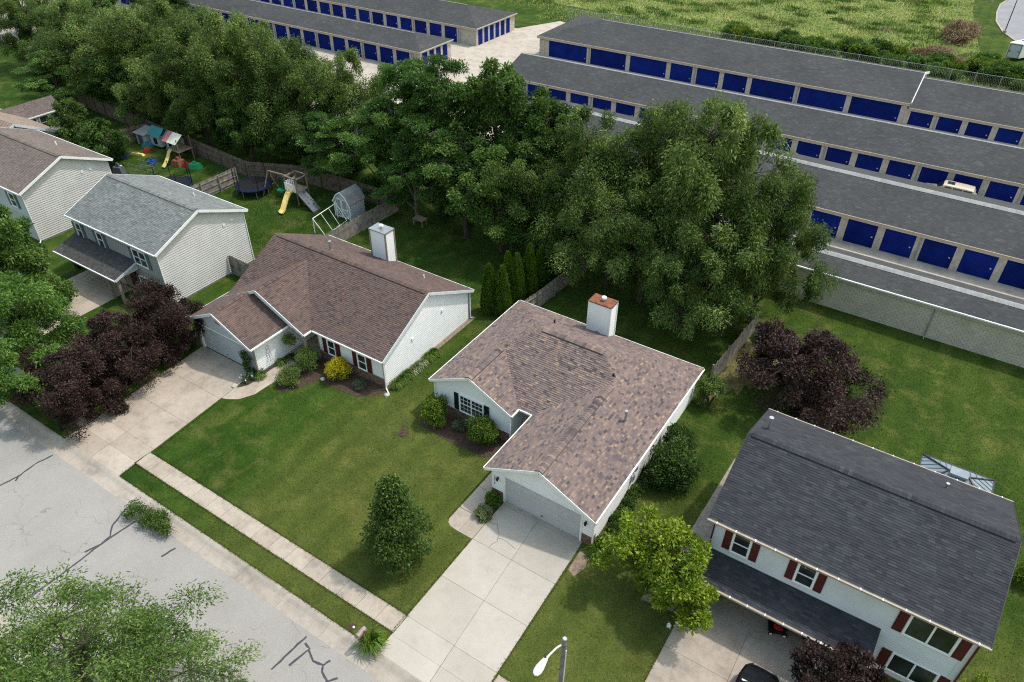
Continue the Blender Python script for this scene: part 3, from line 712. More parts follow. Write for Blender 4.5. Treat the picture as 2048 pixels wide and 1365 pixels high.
def chimney(h, x0, x1, y0, y1, z1, top, stain=None, cor=None):
    m = MB(); m.box(x0, x1, y0, y1, 0, z1); c = m.build('chimney', M['siding_white'], h)
    for k, base, s0, s1 in (('f', y0, x0, x1), ('r', x1, y0, y1), ('l', x0, y0, y1)): siding(c, k, base, [(s0, 1.2), (s1, 1.2), (s1, z1-.06), (s0, z1-.06)], M['siding_white'], (), .13, .016)
    t = MB(); t.box(x0-.06, x1+.06, y0-.06, y1+.06, z1-.05, z1+.03); t.build('chimney_cap', top, c)
    t = MB(); cx, cy = x0+(x1-x0)*.52, (y0+y1)/2; t.tube((cx, cy, z1), (cx, cy, z1+.28), .13, .13, 14); t.build('flue', M['metal'], c)
    t = MB(); t.tube((cx, cy, z1+.22), (cx, cy, z1+.34), .17, .16, 14); t.build('flue_cap', M['white'], c)
    for x, y in ((x0, y0), (x1, y0), (x1, y1)):
        q = MB(); q.box(x-.055, x+.055, y-.05, y+.05, 1.2, z1-.05); q.build('corner_board', cor or M['white'], c)
    q = MB(); zs = ZE+PA*(y1-y0)*.2
    xm = (x0+x1)/2; zt = 3.25
    q.poly([(x0-.1, y0-.02, 2.75), (xm, y0-.02, zt), (xm, y0-1.0, zt-.02)]); q.poly([(xm, y0-.02, zt), (x1+.1, y0-.02, 2.75), (xm, y0-1.0, zt-.02)])
    q.poly([(x0-.1, y0-.02, 2.75), (xm, y0-1.0, zt-.02), (x1+.1, y0-.02, 2.75)])
    return c, q
c, q = chimney(hA, -2.28, -.66, 13.62, 14.55, 5.45, M['rust']); q.build('roof_cricket', M['sh_a'], hA)
vent_pipe(rA, 4.15, 6.35, 3.4, 4.25, .075, M['metal']); vent_pipe(rA, -3.9, 11.9, 3.9, 4.15, .05, M['dark_metal'], True); vent_pipe(rA, 2.15, 8.6, 4.4, 4.62, .07, M['black'], False)
for z in (.9, 1.45):
    box('meter_box', M['metal'], hA, 5.6, 5.75, 4.6 if z < 1 else 4.95, 4.9 if z < 1 else 5.2, z, z+.45)
def number(h, txt, x, y, z, size, step):
    for i, ch in enumerate(txt):
        cu = bpy.data.curves.new('digit', 'FONT'); cu.body = ch; cu.size = size; cu.extrude = .006; cu.align_x = 'CENTER'
        ob = bpy.data.objects.new('tmp', cu); COL.objects.link(ob); dg = bpy.context.evaluated_depsgraph_get()
        me = bpy.data.meshes.new_from_object(ob.evaluated_get(dg)); bpy.data.objects.remove(ob)
        me.materials.clear(); me.materials.append(M['black']); o = link('house_number', me, h)
        o.location = (x-ORG[h][0], y-ORG[h][1], z-i*step-ORG[h][2]); o.rotation_euler = (math.pi/2, 0, 0)
number(hA, '15518', -.70, -.035, 1.76, .17, .155)
# ------------------------------------------------------------------ house B: red-brown gabled ranch
hB = thing('ranch_house', 'white gabled ranch house with red brown roof and dark red shutters', 'house', (-19.5, 8, 0))
xl, xr, yf, yb, ry = -26.9, -12.0, 3.5, 13.84, 8.67; gx, gf, ge = -22.68, 2.75, -18.46
lx, le, lf = -23.55, -20.2, -.42
pB = [dict(d=F_, e=-yf, poly=[(ge, yf), (xr, yf), (xr, ry), (gx, ry), (gx, 7.72)]), dict(d=F_, e=-yf, poly=[(xl, yf), (gx, 7.72), (gx, ry), (xl, ry)]),
      dict(d=B_, e=yb, poly=[(xl, yb), (xl, ry), (xr, ry), (xr, yb)]),
      dict(d=R_, e=ge, poly=[(gx, gf), (ge, gf), (ge, yf), (gx, 7.72)]), dict(d=L_, e=-xl, poly=[(gx, gf), (gx, 7.72), (xl, yf), (xl, gf)]),
      dict(d=R_, e=le, poly=[(lx, lf), (le, lf), (le, 2.98), (lx, 2.98)]), dict(d=L_, e=-xl, poly=[(lx, lf), (lx, gf), (xl, gf), (xl, lf)])]
rB = roof(hB, pB, ZE, PA, M['sh_b'], 21)
zr = ZE+PA*(yb-ry); zg = ZE+PA*(ge-gx); zl = ZE+PA*(le-lx)
capstrip(rB, [(xl+.3, ry, zr), (xr-.3, ry, zr)], M['sh_b'], .2, PA, 4, h=.07, vent=True)
capstrip(rB, [(gx, 3.6, zg), (gx, 7.3, zg)], M['sh_b'], .16, PA, 5, h=.055, vent=True)
capstrip(rB, [(lx, .2, zl), (lx, 2.3, zl)], M['sh_b'], .16, PA, 6, h=.055, vent=True)
wB = wallmesh(hB, [('r', -12.3, [(3.85, 0), (13.5, 0), (13.5, 2.62), (ry, zr-.1), (3.85, 2.62)]), ('f', 3.85, [(-18.3, 0), (-12.3, 0), (-12.3, 2.7), (-18.3, 2.7)]),
                   ('r', -20.6, [(.05, 0), (6, 0), (6, 2.75), (.05, 2.75)]), ('f', .05, [(-26.55, 0), (-26.22, 0), (-26.22, 2.14), (-26.55, 2.14)]), ('f', .05, [(-21.28, 0), (-20.6, 0), (-20.6, 2.14), (-21.28, 2.14)]), ('f', .05, [(-26.55, 2.14), (-20.6, 2.14), (-20.6, 2.7), (lx, zl-.1), (-26.55, 2.7)]),
                   ('f', 3.02, [(-26.5, 2.5), (-19.2, 2.5), (-18.7, 2.55), (gx, zg-.1), (-26.5, 2.6)]), ('l', -26.55, [(.05, 0), (13.5, 0), (13.5, 2.62), (.05, 2.62)]),
                   ('l', -18.3, [(3.85, 0), (6, 0), (6, 3.2), (3.85, 2.62)]), ('f', 6, [(-20.6, 0), (-18.3, 0), (-18.3, 3.4), (-20.6, 3.4)]), ('b', 13.5, [(-26.55, 0), (-12.3, 0), (-12.3, 2.62), (-26.55, 2.62)])], M['siding_white'])
siding(wB, 'r', -12.3, [(3.85, .12), (13.5, .12), (13.5, 2.6), (ry, zr-.14), (3.85, 2.6)], M['siding_white'], (), .18, .022)
siding(wB, 'f', 3.85, [(-18.3, .75), (-12.3, .75), (-12.3, 2.56), (-18.3, 2.56)], M['siding_white'], (), .18, .022)
siding(wB, 'r', -20.6, [(.05, .12), (6, .12), (6, 2.6), (.05, 2.6)], M['siding_white'], (), .18, .022)
siding(wB, 'f', .05, [(-26.55, .12), (-20.6, .12), (-20.6, 2.6), (lx, zl-.14), (-26.55, 2.6)], M['siding_bluegrey'], [(-26.32, -21.18, 0, 2.22)], .115)
bricks(wB, 'f', 3.85, -18.3, -12.28, 0, .74, seed=12)
t = MB(); P = pface('f', 3.85); t.pbox(P, -18.3, -12.28, .0, .075, .74, .79); t.build('brick_ledge', M['taupe'], wB)
garage_door(hB, .05, -26.2, -21.3, 2.13, M['siding_bluegrey'])
t = MB(); P = pface('f', .05)
t.pbox(P, -26.32, -26.2, -.11, .05, 0, 2.22); t.pbox(P, -21.3, -21.18, -.11, .05, 0, 2.22); t.pbox(P, -26.2, -21.3, .0, .05, 2.13, 2.22); t.build('door_trim', M['white'], hB)
for x, y in ((-20.6, .05), (-12.3, 3.85), (-12.3, 13.5), (-18.3, 3.85), (-26.55, .05)):
    box('corner_board', M['taupe'], hB, x-.06, x+.045, y-.045, y+.06, .02, 2.56)
box('porch_post', M['taupe'], hB, -18.85, -18.7, 2.95, 3.1, 0, 2.55)
m = MB(); m.box(-20.6, -18.3, 2.9, 6, -.02, .06); m.build('porch_floor', M['conc_old'], hB)
m = MB(); P = pface('f', 6); m.pbox(P, -19.9, -19.0, 0, .05, .06, 2.1); m.build('front_door', M['shutter_red'], hB)
window(hB, 'f', 3.82, -17.35, -16.72, .82, 2.05, 1, (0, 0), M['shutter_red'], .4)
window(hB, 'f', 3.82, -14.55, -13.85, .82, 2.05, 1, (0, 0), M['shutter_red'], .4)
m = MB(); P = pface('f', .02); m.pbox(P, -24.0, -23.55, .0, .05, 3.05, 3.6)
for i in range(6): m.pbox(P, -23.97, -23.58, .05, .065, 3.08+i*.085, 3.13+i*.085)
m.build('gable_vent', M['taupe'], hB)
gutter(hB, [(ge-.1, yf-.03, g), (xr, yf-.03, g)], M['white']); gutter(hB, [(xl, yb+.03, g), (xr, yb+.03, g)], M['white']); gutter(hB, [(le+.03, lf, g), (le+.03, 2.9, g)], M['white']); gutter(hB, [(xl-.03, lf, g), (xl-.03, 3.6, g)], M['white']); gutter(hB, [(ge+.03, gf, g), (ge+.03, yf, g)], M['white'])
for a, b, mt in (((xr+.02, yf, ZE), (xr+.02, ry, zr), 'soffit'), ((xr+.02, ry, zr), (xr+.02, yb, ZE), 'soffit'), ((gx, gf-.02, zg), (ge, gf-.02, ZE), 'soffit'), ((xl, gf-.02, ZE), (gx, gf-.02, zg), 'soffit'), ((lx, lf-.02, zl), (le, lf-.02, ZE), 'soffit'), ((xl, lf-.02, ZE), (lx, lf-.02, zl), 'soffit')):
    rake(hB, a, b, M[mt], .2)
c, q = chimney(hB, -20.95, -19.4, 12.75, 13.75, 5.55, M['metal'], cor=M['taupe']); q.build('roof_cricket', M['sh_b'], hB)
vent_pipe(rB, -22.4, 9.9, 4.5, 5.25, .09, M['metal']); vent_pipe(rB, -15.1, 11.9, 3.5, 3.85, .05, M['white'], False)
downspout(hB, -12.15, 3.72, 0, 2.5, M['white'], (.55, -.35)); downspout(hB, -12.2, 13.6, 0, 2.5, M['white'], (.1, .2))
box('side_vent', M['white'], hB, -12.3, -12.2, 6.8, 6.98, 2.2, 2.36); box('side_vent', M['white'], hB, -12.3, -12.2, 10.2, 10.4, 2.6, 2.78)
# ------------------------------------------------------------------ two-storey houses C, D and F share one plan
def two_storey(label, x0, x1, y0, y1, ze, p, sh, wallm, loc, seed, trim, tw=.3):
    h = thing('two_storey_house', label, 'house', loc); ry = (y0+y1)/2; zr = ze+p*(y1-ry)
    pls = [dict(d=F_, e=-y0, poly=[(x0, y0), (x1, y0), (x1, ry), (x0, ry)]), dict(d=B_, e=y1, poly=[(x0, ry), (x1, ry), (x1, y1), (x0, y1)])]
    r = roof(h, pls, ze, p, sh, seed, tw=tw, t=.013)
    capstrip(r, [(x0+.2, ry, zr), (x1-.2, ry, zr)], sh, .2, p, seed, h=.06, vent=True)
    o = .32; a0, a1, b0, b1 = x0+o, x1-o, y0+o, y1-o
    wl = wallmesh(h, [('r', a1, [(b0, 0), (b1, 0), (b1, ze+.02), (ry, zr-.1), (b0, ze+.02)]), ('l', a0, [(b0, 0), (b1, 0), (b1, ze+.02), (ry, zr-.1), (b0, ze+.02)]),
                      ('f', b0, [(a0, 2.3), (a1, 2.3), (a1, ze+.05), (a0, ze+.05)]), ('b', b1, [(a0, 0), (a1, 0), (a1, ze+.02), (a0, ze+.02)])], wallm)
    for a, b in (((x1+.02, y0, ze), (x1+.02, ry, zr)), ((x1+.02, ry, zr), (x1+.02, y1, ze)), ((x0-.02, y0, ze), (x0-.02, ry, zr)), ((x0-.02, ry, zr), (x0-.02, y1, ze))): rake(h, a, b, trim, .2)
    return h, r, wl, (a0, a1, b0, b1, ry, zr)
# C: grey roof
hC, rC, wC, (a0, a1, b0, b1, ry, zr) = two_storey('grey roofed two storey house with pale siding behind the dark purple trees', -43.7, -32.25, 1.75, 10.5, 4.85, .42, M['sh_c'], M['siding_grey'], (-38, 6, 0), 31, M['white'])
siding(wC, 'r', a1, [(b0, .15), (b1, .15), (b1, 4.8), (ry, zr-.14), (b0, 4.8)], M['siding_beige'], (), .19, .036)
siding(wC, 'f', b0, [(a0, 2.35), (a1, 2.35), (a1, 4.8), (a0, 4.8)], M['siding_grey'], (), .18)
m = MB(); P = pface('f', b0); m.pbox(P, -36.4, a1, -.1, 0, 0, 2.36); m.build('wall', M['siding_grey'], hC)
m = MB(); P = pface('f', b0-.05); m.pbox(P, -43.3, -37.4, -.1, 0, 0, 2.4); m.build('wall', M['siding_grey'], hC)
garage_door(hC, b0-.05, -42.6, -38.3, 2.13, M['siding_beige'], rec=-.04)
window(hC, 'f', b0-.02, -43.2, -42.55, 2.95, 4.2, 1, (0, 0), M['shutter_blue'], .36)
window(hC, 'f', b0-.02, -40.35, -39.65, 2.95, 4.2, 1, (0, 0), M['shutter_blue'], .36)
window(hC, 'f', b0-.02, -35.75, -34.2, 2.9, 4.2, 2, (0, 0), M['shutter_blue'], .36)
window(hC, 'f', b0-.02, -35.95, -34.3, .55, 1.65, 2, (0, 0), M['shutter_blue'], .36)
pp = [dict(d=F_, e=.05, z=2.35, poly=[(-43.9, -.05), (-35.7, -.05), (-35.7, b0), (-43.9, b0)])]
roof(hC, pp, 2.35, .32, M['sh_p'], 33, t=.012)
m = MB(); m.poly([(-35.78, -.0, 2.28), (-35.78, b0, 2.28), (-35.78, b0, 2.98)]); m.build('porch_gable', M['siding_beige'], hC)
rake(hC, (-35.68, -.05, 2.35), (-35.68, b0, 3.03), M['soffit'], .18); gutter(hC, [(-43.9, -.08, 2.28), (-35.7, -.08, 2.28)], M['white'])
for x in (-37.3, -35.95): box('porch_post', M['taupe'], hC, x-.1, x+.1, .15, .35, 0, 2.25)
m = MB(); P = pface('f', b0); m.pbox(P, -37.3, -36.5, 0, .06, 0, 2.1); m.build('front_door', M['shutter_red'], hC)
gutter(hC, [(-43.7, 1.72, 4.79), (-32.25, 1.72, 4.79)], M['white']); gutter(hC, [(-43.7, 10.53, 4.79), (-32.25, 10.53, 4.79)], M['white'])
downspout(hC, a1+.05, b0-.06, .05, 4.75, M['white'], (.2, -.2)); downspout(hC, a1+.05, b1+.06, .05, 4.75, M['white'], (.2, .2)); downspout(hC, a0, b0-.05, 2.4, 4.75, M['white'], (0, -.1))
vent_pipe(rC, -36.6, 8.9, 5.3, 5.8, .05, M['white'], False)
box('side_vent', M['white'], hC, a1, a1+.08, 8.1, 8.3, 4.3, 4.5); box('side_vent', M['white'], hC, a1, a1+.08, 8.9, 9.1, 4.4, 4.6)
# D: mauve roof further left
hD, rD, wD, (a0, a1, b0, b1, ry, zr) = two_storey('mauve roofed two storey house with beige siding at the left edge', -62.5, -50.3, 1.7, 10.4, 4.85, .42, M['sh_d'], M['siding_grey'], (-56, 6, 0), 41, M['white'])
siding(wD, 'r', a1, [(b0, .15), (b1, .15), (b1, 4.8), (ry, zr-.14), (b0, 4.8)], M['siding_beige'], (), .19, .036)
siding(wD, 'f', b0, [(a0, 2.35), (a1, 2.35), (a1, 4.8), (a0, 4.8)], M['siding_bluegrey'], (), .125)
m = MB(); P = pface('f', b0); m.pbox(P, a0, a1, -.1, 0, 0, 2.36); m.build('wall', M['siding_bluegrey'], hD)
window(hD, 'f', b0-.02, -53.0, -52.2, 2.95, 4.2, 1, (0, 0), M['shutter_blue'], .36)
gutter(hD, [(-62.5, 1.67, 4.79), (-50.3, 1.67, 4.79)], M['white']); gutter(hD, [(-62.5, 10.43, 4.79), (-50.3, 10.43, 4.79)], M['white'])
downspout(hD, a1+.05, b0-.06, .05, 4.75, M['white'], (.2, -.2)); vent_pipe(rD, -55.4, 8.4, 5.5, 6.0, .07, M['white'], False)
box('side_vent', M['white'], hD, a1, a1+.08, 7.4, 7.6, 4.5, 4.7); box('side_vent', M['white'], hD, a1, a1+.08, 8.2, 8.4, 4.5, 4.7)
# E: low house with a sun room behind D
hE = thing('bungalow', 'low tan roofed bungalow with a brown roofed sun room at left', 'house', (-74, 11, 0))
pE = [dict(d=F_, e=-5.9, poly=[(-84, 5.9), (-66.6, 5.9), (-66.6, 10.2), (-84, 10.2)]), dict(d=B_, e=14.5, poly=[(-84, 10.2), (-66.6, 10.2), (-66.6, 14.5), (-84, 14.5)])]
roof(hE, pE, 2.5, .5, M['sh_e'], 51)
pS = [dict(d=R_, e=-73.4, z=2.4, poly=[(-75.4, 12.2), (-73.4, 14.2), (-73.4, 18.9), (-75.4, 18.9)]), dict(d=L_, e=77.4, z=2.4, poly=[(-77.4, 14.2), (-75.4, 12.2), (-75.4, 18.9), (-77.4, 18.9)])]
roof(hE, pS, 2.4, .5, M['sh_d'], 52)
wE = wallmesh(hE, [('r', -66.9, [(6.2, 0), (14.2, 0), (14.2, 2.5), (10.2, 4.55), (6.2, 2.5)]), ('b', 14.2, [(-84, 0), (-66.9, 0), (-66.9, 2.5), (-84, 2.5)]), ('r', -73.7, [(14.2, 0), (18.6, 0), (18.6, 2.45), (14.2, 2.45)]), ('b', 18.6, [(-77.1, 0), (-73.7, 0), (-73.7, 2.4), (-75.4, 3.3), (-77.1, 2.4)])], M['siding_bluegrey'])
siding(wE, 'r', -66.9, [(6.2, .2), (14.2, .2), (14.2, 2.45), (10.2, 4.45), (6.2, 2.45)], M['siding_bluegrey'], (), .15)
window(hE, 'r', -73.68, 14.6, 15.6, .7, 2.1); window(hE, 'r', -73.68, 15.95, 16.95, .7, 2.1); window(hE, 'r', -73.68, 17.3, 18.3, .7, 2.1)
rake(hE, (-66.58, 5.9, 2.5), (-66.58, 10.2, 4.65), M['soffit'], .25); rake(hE, (-66.58, 10.2, 4.65), (-66.58, 14.5, 2.5), M['soffit'], .25)
gutter(hE, [(-73.37, 14.3, 2.34), (-73.37, 18.9, 2.34)], M['white'])
# F: charcoal roof, open garage
hF, rF, wF, (a0, a1, b0, b1, ry, zr) = two_storey('charcoal roofed two storey house with dark red shutters and open garage', 11.1, 23.2, .86, 10.0, 5.2, .427, M['sh_f'], M['siding_f'], (17, 5, 0), 61, M['dark_metal'], .34)
siding(wF, 'f', b0, [(a0, 2.62), (a1, 2.62), (a1, 5.15), (a0, 5.15)], M['siding_f'], (), .17, .045)
siding(wF, 'f', b0, [(19.3, .15), (a1, .15), (a1, 2.62), (19.3, 2.62)], M['siding_f'], (), .17, .045)
m = MB(); P = pface('f', b0); m.pbox(P, 19.3, a1, -.12, -.002, 0, 2.6); m.build('wall', M['siding_f'], hF)
siding(wF, 'l', a0, [(b0, .15), (b1, .15), (b1, 5.1), (ry, zr-.14), (b0, 5.1)], M['siding_f'], (), .17, .045)
window(hF, 'f', b0-.02, 12.42, 13.2, 3.35, 4.7, 1, (0, 0), M['shutter_red'], .36)
window(hF, 'f', b0-.02, 15.5, 16.28, 3.35, 4.7, 1, (0, 0), M['shutter_red'], .36)
window(hF, 'f', b0-.02, 20.35, 22.2, 3.3, 4.7, 2, (0, 0), M['shutter_red'], .4, slider=True)
window(hF, 'f', b0-.02, 20.45, 22.3, .5, 1.75, 2, (0, 0), M['shutter_red'], .4, slider=True)
box('corner_board', M['siding_f'], hF, a1-.25, a1+.03, b0-.05, b0+.06, .1, 5.1)
pp = [dict(d=F_, e=.62, z=2.42, poly=[(11.15, -.62), (19.55, -.62), (19.55, b0), (11.15, b0)])]
roof(hF, pp, 2.42, .25, M['sh_f'], 63, tw=.34, t=.012)
m = MB(); P = pface('f', -.38)      # bump-out garage front with the door rolled up
m.pbox(P, 11.42, 12.05, -.15, 0, 0, 2.42); m.pbox(P, 12.05, 17.05, -.15, 0, 2.12, 2.42); m.pbox(P, 17.05, 19.3, -.15, 0, 0, 2.42)
m.box(19.18, 19.3, -.23, 1.0, 0, 2.42); m.box(11.42, 11.55, -.23, 1.0, 0, 2.42); m.build('wall', M['siding_f'], hF)
siding(wF, 'f', -.38, [(17.15, .1), (19.3, .1), (19.3, 2.38), (17.15, 2.38)], M['siding_f'], (), .17, .045)
m = MB(); m.box(16.98, 17.12, -.42, -.2, 0, 2.15); m.box(11.98, 12.1, -.42, -.2, 0, 2.15); m.build('door_trim', M['white'], hF)
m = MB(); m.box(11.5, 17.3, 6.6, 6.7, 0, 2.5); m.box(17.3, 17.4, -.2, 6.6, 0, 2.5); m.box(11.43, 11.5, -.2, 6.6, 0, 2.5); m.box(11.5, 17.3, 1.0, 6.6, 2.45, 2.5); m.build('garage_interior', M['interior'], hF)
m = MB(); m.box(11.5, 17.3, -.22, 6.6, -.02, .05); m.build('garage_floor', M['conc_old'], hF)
m = MB(); m.box(12.05, 17.05, -.47, -.22, -.02, .03); m.build('threshold', M['conc_kerb'], hF)
m = MB(); m.box(12.1, 17.0, .5, 2.8, 2.2, 2.26); m.build('garage_door', M['door_white'], hF)
wall_lamp(hF, 17.65, -.38, 1.75)
for nm, pts, n in (('f', [(11.05, .8, 5.12), (23.25, .8, 5.12)], 13), ('b', [(11.05, 10.06, 5.12), (23.25, 10.06, 5.12)], 12), ('p', [(11.1, -.68, 2.35), (19.6, -.68, 2.35)], 10)):
    gt = gutter(hF, pts, M['gutter_tan'])
    for i in range(n):
        t_ = (i+.5)/n; x = pts[0][0]+(pts[1][0]-pts[0][0])*t_; y = pts[0][1]; z = pts[0][2]
        box('gutter_clip', M['white'], gt, x-.025, x+.025, y-.07, y+.07, z+.03, z+.075)
downspout(hF, a0-.02, b0-.12, 2.6, 5.1, M['shutter_red'], (0, -.1)); downspout(hF, a1+.04, b0-.1, .05, 5.1, M['shutter_red'], (.2, -.2))
vent_pipe(rF, 11.75, 6.9, 6.3, 7.25, .085, M['metal']); vent_pipe(rF, 20.2, 8.4, 5.8, 6.1, .06, M['metal'])
# ------------------------------------------------------------------ self-storage rows
def storage(label, x0, x1, y0, y1, ze, p, pillars, skew=0.0, hipL=False, hipR=False, doors=True, tw=.45, ex=.21, pil=.62, dz=2.35, back=False, cap=.22, seed=1, end_doors=False, group='storage buildings with blue doors'):
    """row along x; y0/y1 eave lines; skew = y gain per metre of x"""
    h = thing('storage_building', label, 'storage building', ((x0+x1)/2, (y0+y1)/2, 0)); h['group'] = group
    S_ = lambda x, y: (x, y+skew*(x-x0)); ym = (y0+y1)/2; hw = (y1-y0)/2; zr = ze+p*hw
    xa = x0+(hw if hipL else 0); xb = x1-(hw if hipR else 0)
    pls = [dict(d=F_, e=-y0, poly=[(x0, y0), (x1, y0), (xb, ym), (xa, ym)]), dict(d=B_, e=y1, poly=[(x0, y1), (xa, ym), (xb, ym), (x1, y1)])]
    if hipL: pls.append(dict(d=L_, e=-x0, poly=[(x0, y0), (xa, ym), (x0, y1)]))
    if hipR: pls.append(dict(d=R_, e=x1, poly=[(x1, y0), (x1, y1), (xb, ym)]))
    r = roof(h, pls, ze, p, M['sh_s'], seed, tw=tw, ex=ex, t=.005)
    o = .3; a0, a1, b0, b1 = x0+(o if hipL else .05), x1-(o if hipR else .05), y0+o, y1-o
    if not hipL: faces = [('l', a0, [(b0, 0), (b1, 0), (b1, ze), (ym, zr-.1), (b0, ze)])]
    else: faces = [('l', a0, [(b0, 0), (b1, 0), (b1, ze), (b0, ze)])]
    faces.append(('r', a1, [(b0, 0), (b1, 0), (b1, ze), (b0, ze)] if hipR else [(b0, 0), (b1, 0), (b1, ze), (ym, zr-.1), (b0, ze)]))
    faces.append(('b', b1, [(a0, 0), (a1, 0), (a1, ze), (a0, ze)])); faces.append(('f', b0+.06, [(a0, 0), (a1, 0), (a1, ze), (a0, ze)]))
    wl = wallmesh(h, faces, M['pillar'] if doors else M['block_wall'])
    P = pface('f', b0)
    f = MB(); f.pbox(P, x0, x1, .18, .26, ze-.33, ze+.01); f.build('fascia', M['fascia_tan'], h)
    f = MB(); f.pbox(P, x0, x1, .26, .37, ze-.09, ze+.015); f.build('gutter', M['gutter_tan'] if doors else M['white'], h)
    if doors:
        f = MB(); f.pbox(P, a0, a1, -.055, .0, dz, ze-.05); f.build('header', M['storage_blue'], h)
        ds = [(pillars[i]+pil/2, pillars[i+1]-pil/2) for i in range(len(pillars)-1)]
        first = {}
        for i, (s0, s1) in enumerate(ds):
            key = round(s1-s0, 1)
            d_ = MB(); d_.pbox(P, s0, s1, -.055, -.02, .02, dz)
            nr = 11
            for q in range(nr): d_.pbox(P, s0, s1, -.02, .012, .04+(dz-.04)*q/nr, .04+(dz-.04)*(q+.55)/nr)
            do = d_.build('roll_up_door', M['storage_blue'], h)
            l_ = MB(); l_.pbox(P, s1-.32, s1-.2, .0, .05, 1.0, 1.12); l_.build('latch', M['metal'], do)
        for i, x in enumerate(pillars):
            q = MB(); q.pbox(P, x-pil/2, x+pil/2, -.06, .05, 0, dz+.02); q.build('pillar', M['pillar'], h)
            if i % 3 == 1:
                q = MB(); q.pbox(P, x+.02, x+.12, .05, .13, .15, ze-.35); q.beam(P(x+.07, .1, ze-.36), P(x+.07, .3, ze-.05), .09, .07); q.build('downspout', M['cap_pale'], h)
    if end_doors:
        P2 = pface('r', a1); n = int((b1-b0-1)/1.55)
        for i in range(n):
            s = b0+.55+i*1.55; d_ = MB(); d_.pbox(P2, s, s+1.05, .0, .02, .02, dz-.1); d_.build('roll_up_door', M['storage_blue'], h)
            q = MB(); q.pbox(P2, s+1.07, s+1.5, .0, .09, 0, dz); q.build('pillar', M['pillar'], h)
        f = MB(); f.pbox(P2, y0, y1, .18, .26, ze-.24, ze+.01); f.pbox(P2, y0, y1, .26, .37, ze-.09, ze+.015); f.build('fascia', M['fascia_tan'], h)
    if cap:
        capstrip(r, [(xa, ym, zr), (xb, ym, zr)], M['cap_pale'], cap, p, seed, step=.35, h=.02, name='ridge_cap')
    if skew: h.rotation_euler.z = math.atan(skew)
    return h
def step_trim(h):
    for a, b in (((7.95, 73.9, 3.02), (7.95, 80.7, 4.74)), ((7.95, 80.7, 4.74), (7.95, 87.5, 3.02))): rake(h, a, b, M['white'], .3, .06)
R1 = storage('nearest storage row with blank block wall behind the lawn', -1.5, 62, 30.35, 34.8, 2.95, .3, [], doors=False, tw=.34, ex=.17, cap=.36, seed=71)
R1w = [o for o in R1.children if o.name.startswith('wall')][0]
bricks(R1w, 'f', 30.65, -1.4, 40, 0, 2.9, .4, .2, .06, 77, 'blockwork', M['block'], .014)
for x in (17.45, 38): downspout(R1, x, 30.5, 0, 2.85, M['metal'], (0, -.35))
storage('second storage row with blue doors facing the lawn', -27, 62, 41.85, 52.7, 2.65, .3, [8.38+3.14*i for i in range(-11, 17)], tw=.36, ex=.2, cap=.42, seed=72)
storage('third storage row with blue doors facing the cream van', -38, 62, 57.45, 67.9, 2.65, .3, [2.5+3.08*i for i in range(-13, 19)], skew=.026, cap=.2, seed=73)
TALL = storage('tall hip ended storage building with wide blue doors', -42.8, 7.9, 73.3, 87.3, 3.05, .25, [-41.2, -34.4, -28.3, -22.3, -18.6, -14.9, -11.2, -5.1, 1.1, 7.35], skew=.015, hipL=True, cap=.12, dz=2.6, seed=74)
step_trim(TALL)
storage('low storage building joined to the tall one beside the field', 7.9, 62, 74.05, 87.6, 2.6, .25, [7.9+3.07*i for i in range(0, 17)], skew=.015, cap=.12, seed=75)
storage('far left storage building with hipped end and narrow doors', -125, -53, 71.9, 83.4, 2.6, .28, [-56.6-2.95*i for i in range(22, -1, -1)], hipR=True, cap=.1, seed=76, end_doors=True, skew=.008)
storage('storage building just behind the tree row at left', -125, -52.6, 57.8, 65.6, 2.6, .3, [-54.4-3.03*i for i in range(22, -1, -1)], hipR=True, cap=.1, seed=78, end_doors=True, skew=.008)
# ------------------------------------------------------------------ vegetation
def unit(v): return v/np.maximum(1e-9, np.linalg.norm(v, axis=-1, keepdims=True))
def leaves(rg, C, Rr, n, L, Wd, droop=.25, shell=.4, up=.35, upbias=.0, fold=.0, flat=1.0):
    """n leaf-sized quads per clump; C (k,3) centres, Rr (k,3) radii"""
    k = len(C); idx = np.repeat(np.arange(k), n); N = len(idx)
    s = unit(rg.normal(size=(N, 3))+np.array((0, 0, upbias)))
    f = rg.random(N)**shell*(.68+.55*rg.random(N)); Rr = Rr*rg.uniform(.72, 1.35, Rr.shape)
    p = C[idx]+s*Rr[idx]*f[:, None]
    d = unit(s*np.array((1, 1, flat))*.75+rg.normal(size=(N, 3))*.55+np.array((0, 0, -droop)))
    wv = np.cross(d, np.array((0, 0, 1.0))+rg.normal(size=(N, 3))*1.0); wv = unit(wv)
    ln = L*rg.uniform(.65, 1.35, N)[:, None]; wd = Wd*rg.uniform(.7, 1.3, N)[:, None]
    V = np.stack([p, p+d*ln*.45+wv*wd*.5, p+d*ln, p+d*ln*.45-wv*wd*.5], 1).reshape(-1, 3)
    Fc = np.arange(4*N).reshape(-1, 4)
    off = rg.normal(size=k)*.12
    r = np.clip(.47+rg.normal(size=N)*.17+off[idx], 0, 1)
    return V, Fc, r
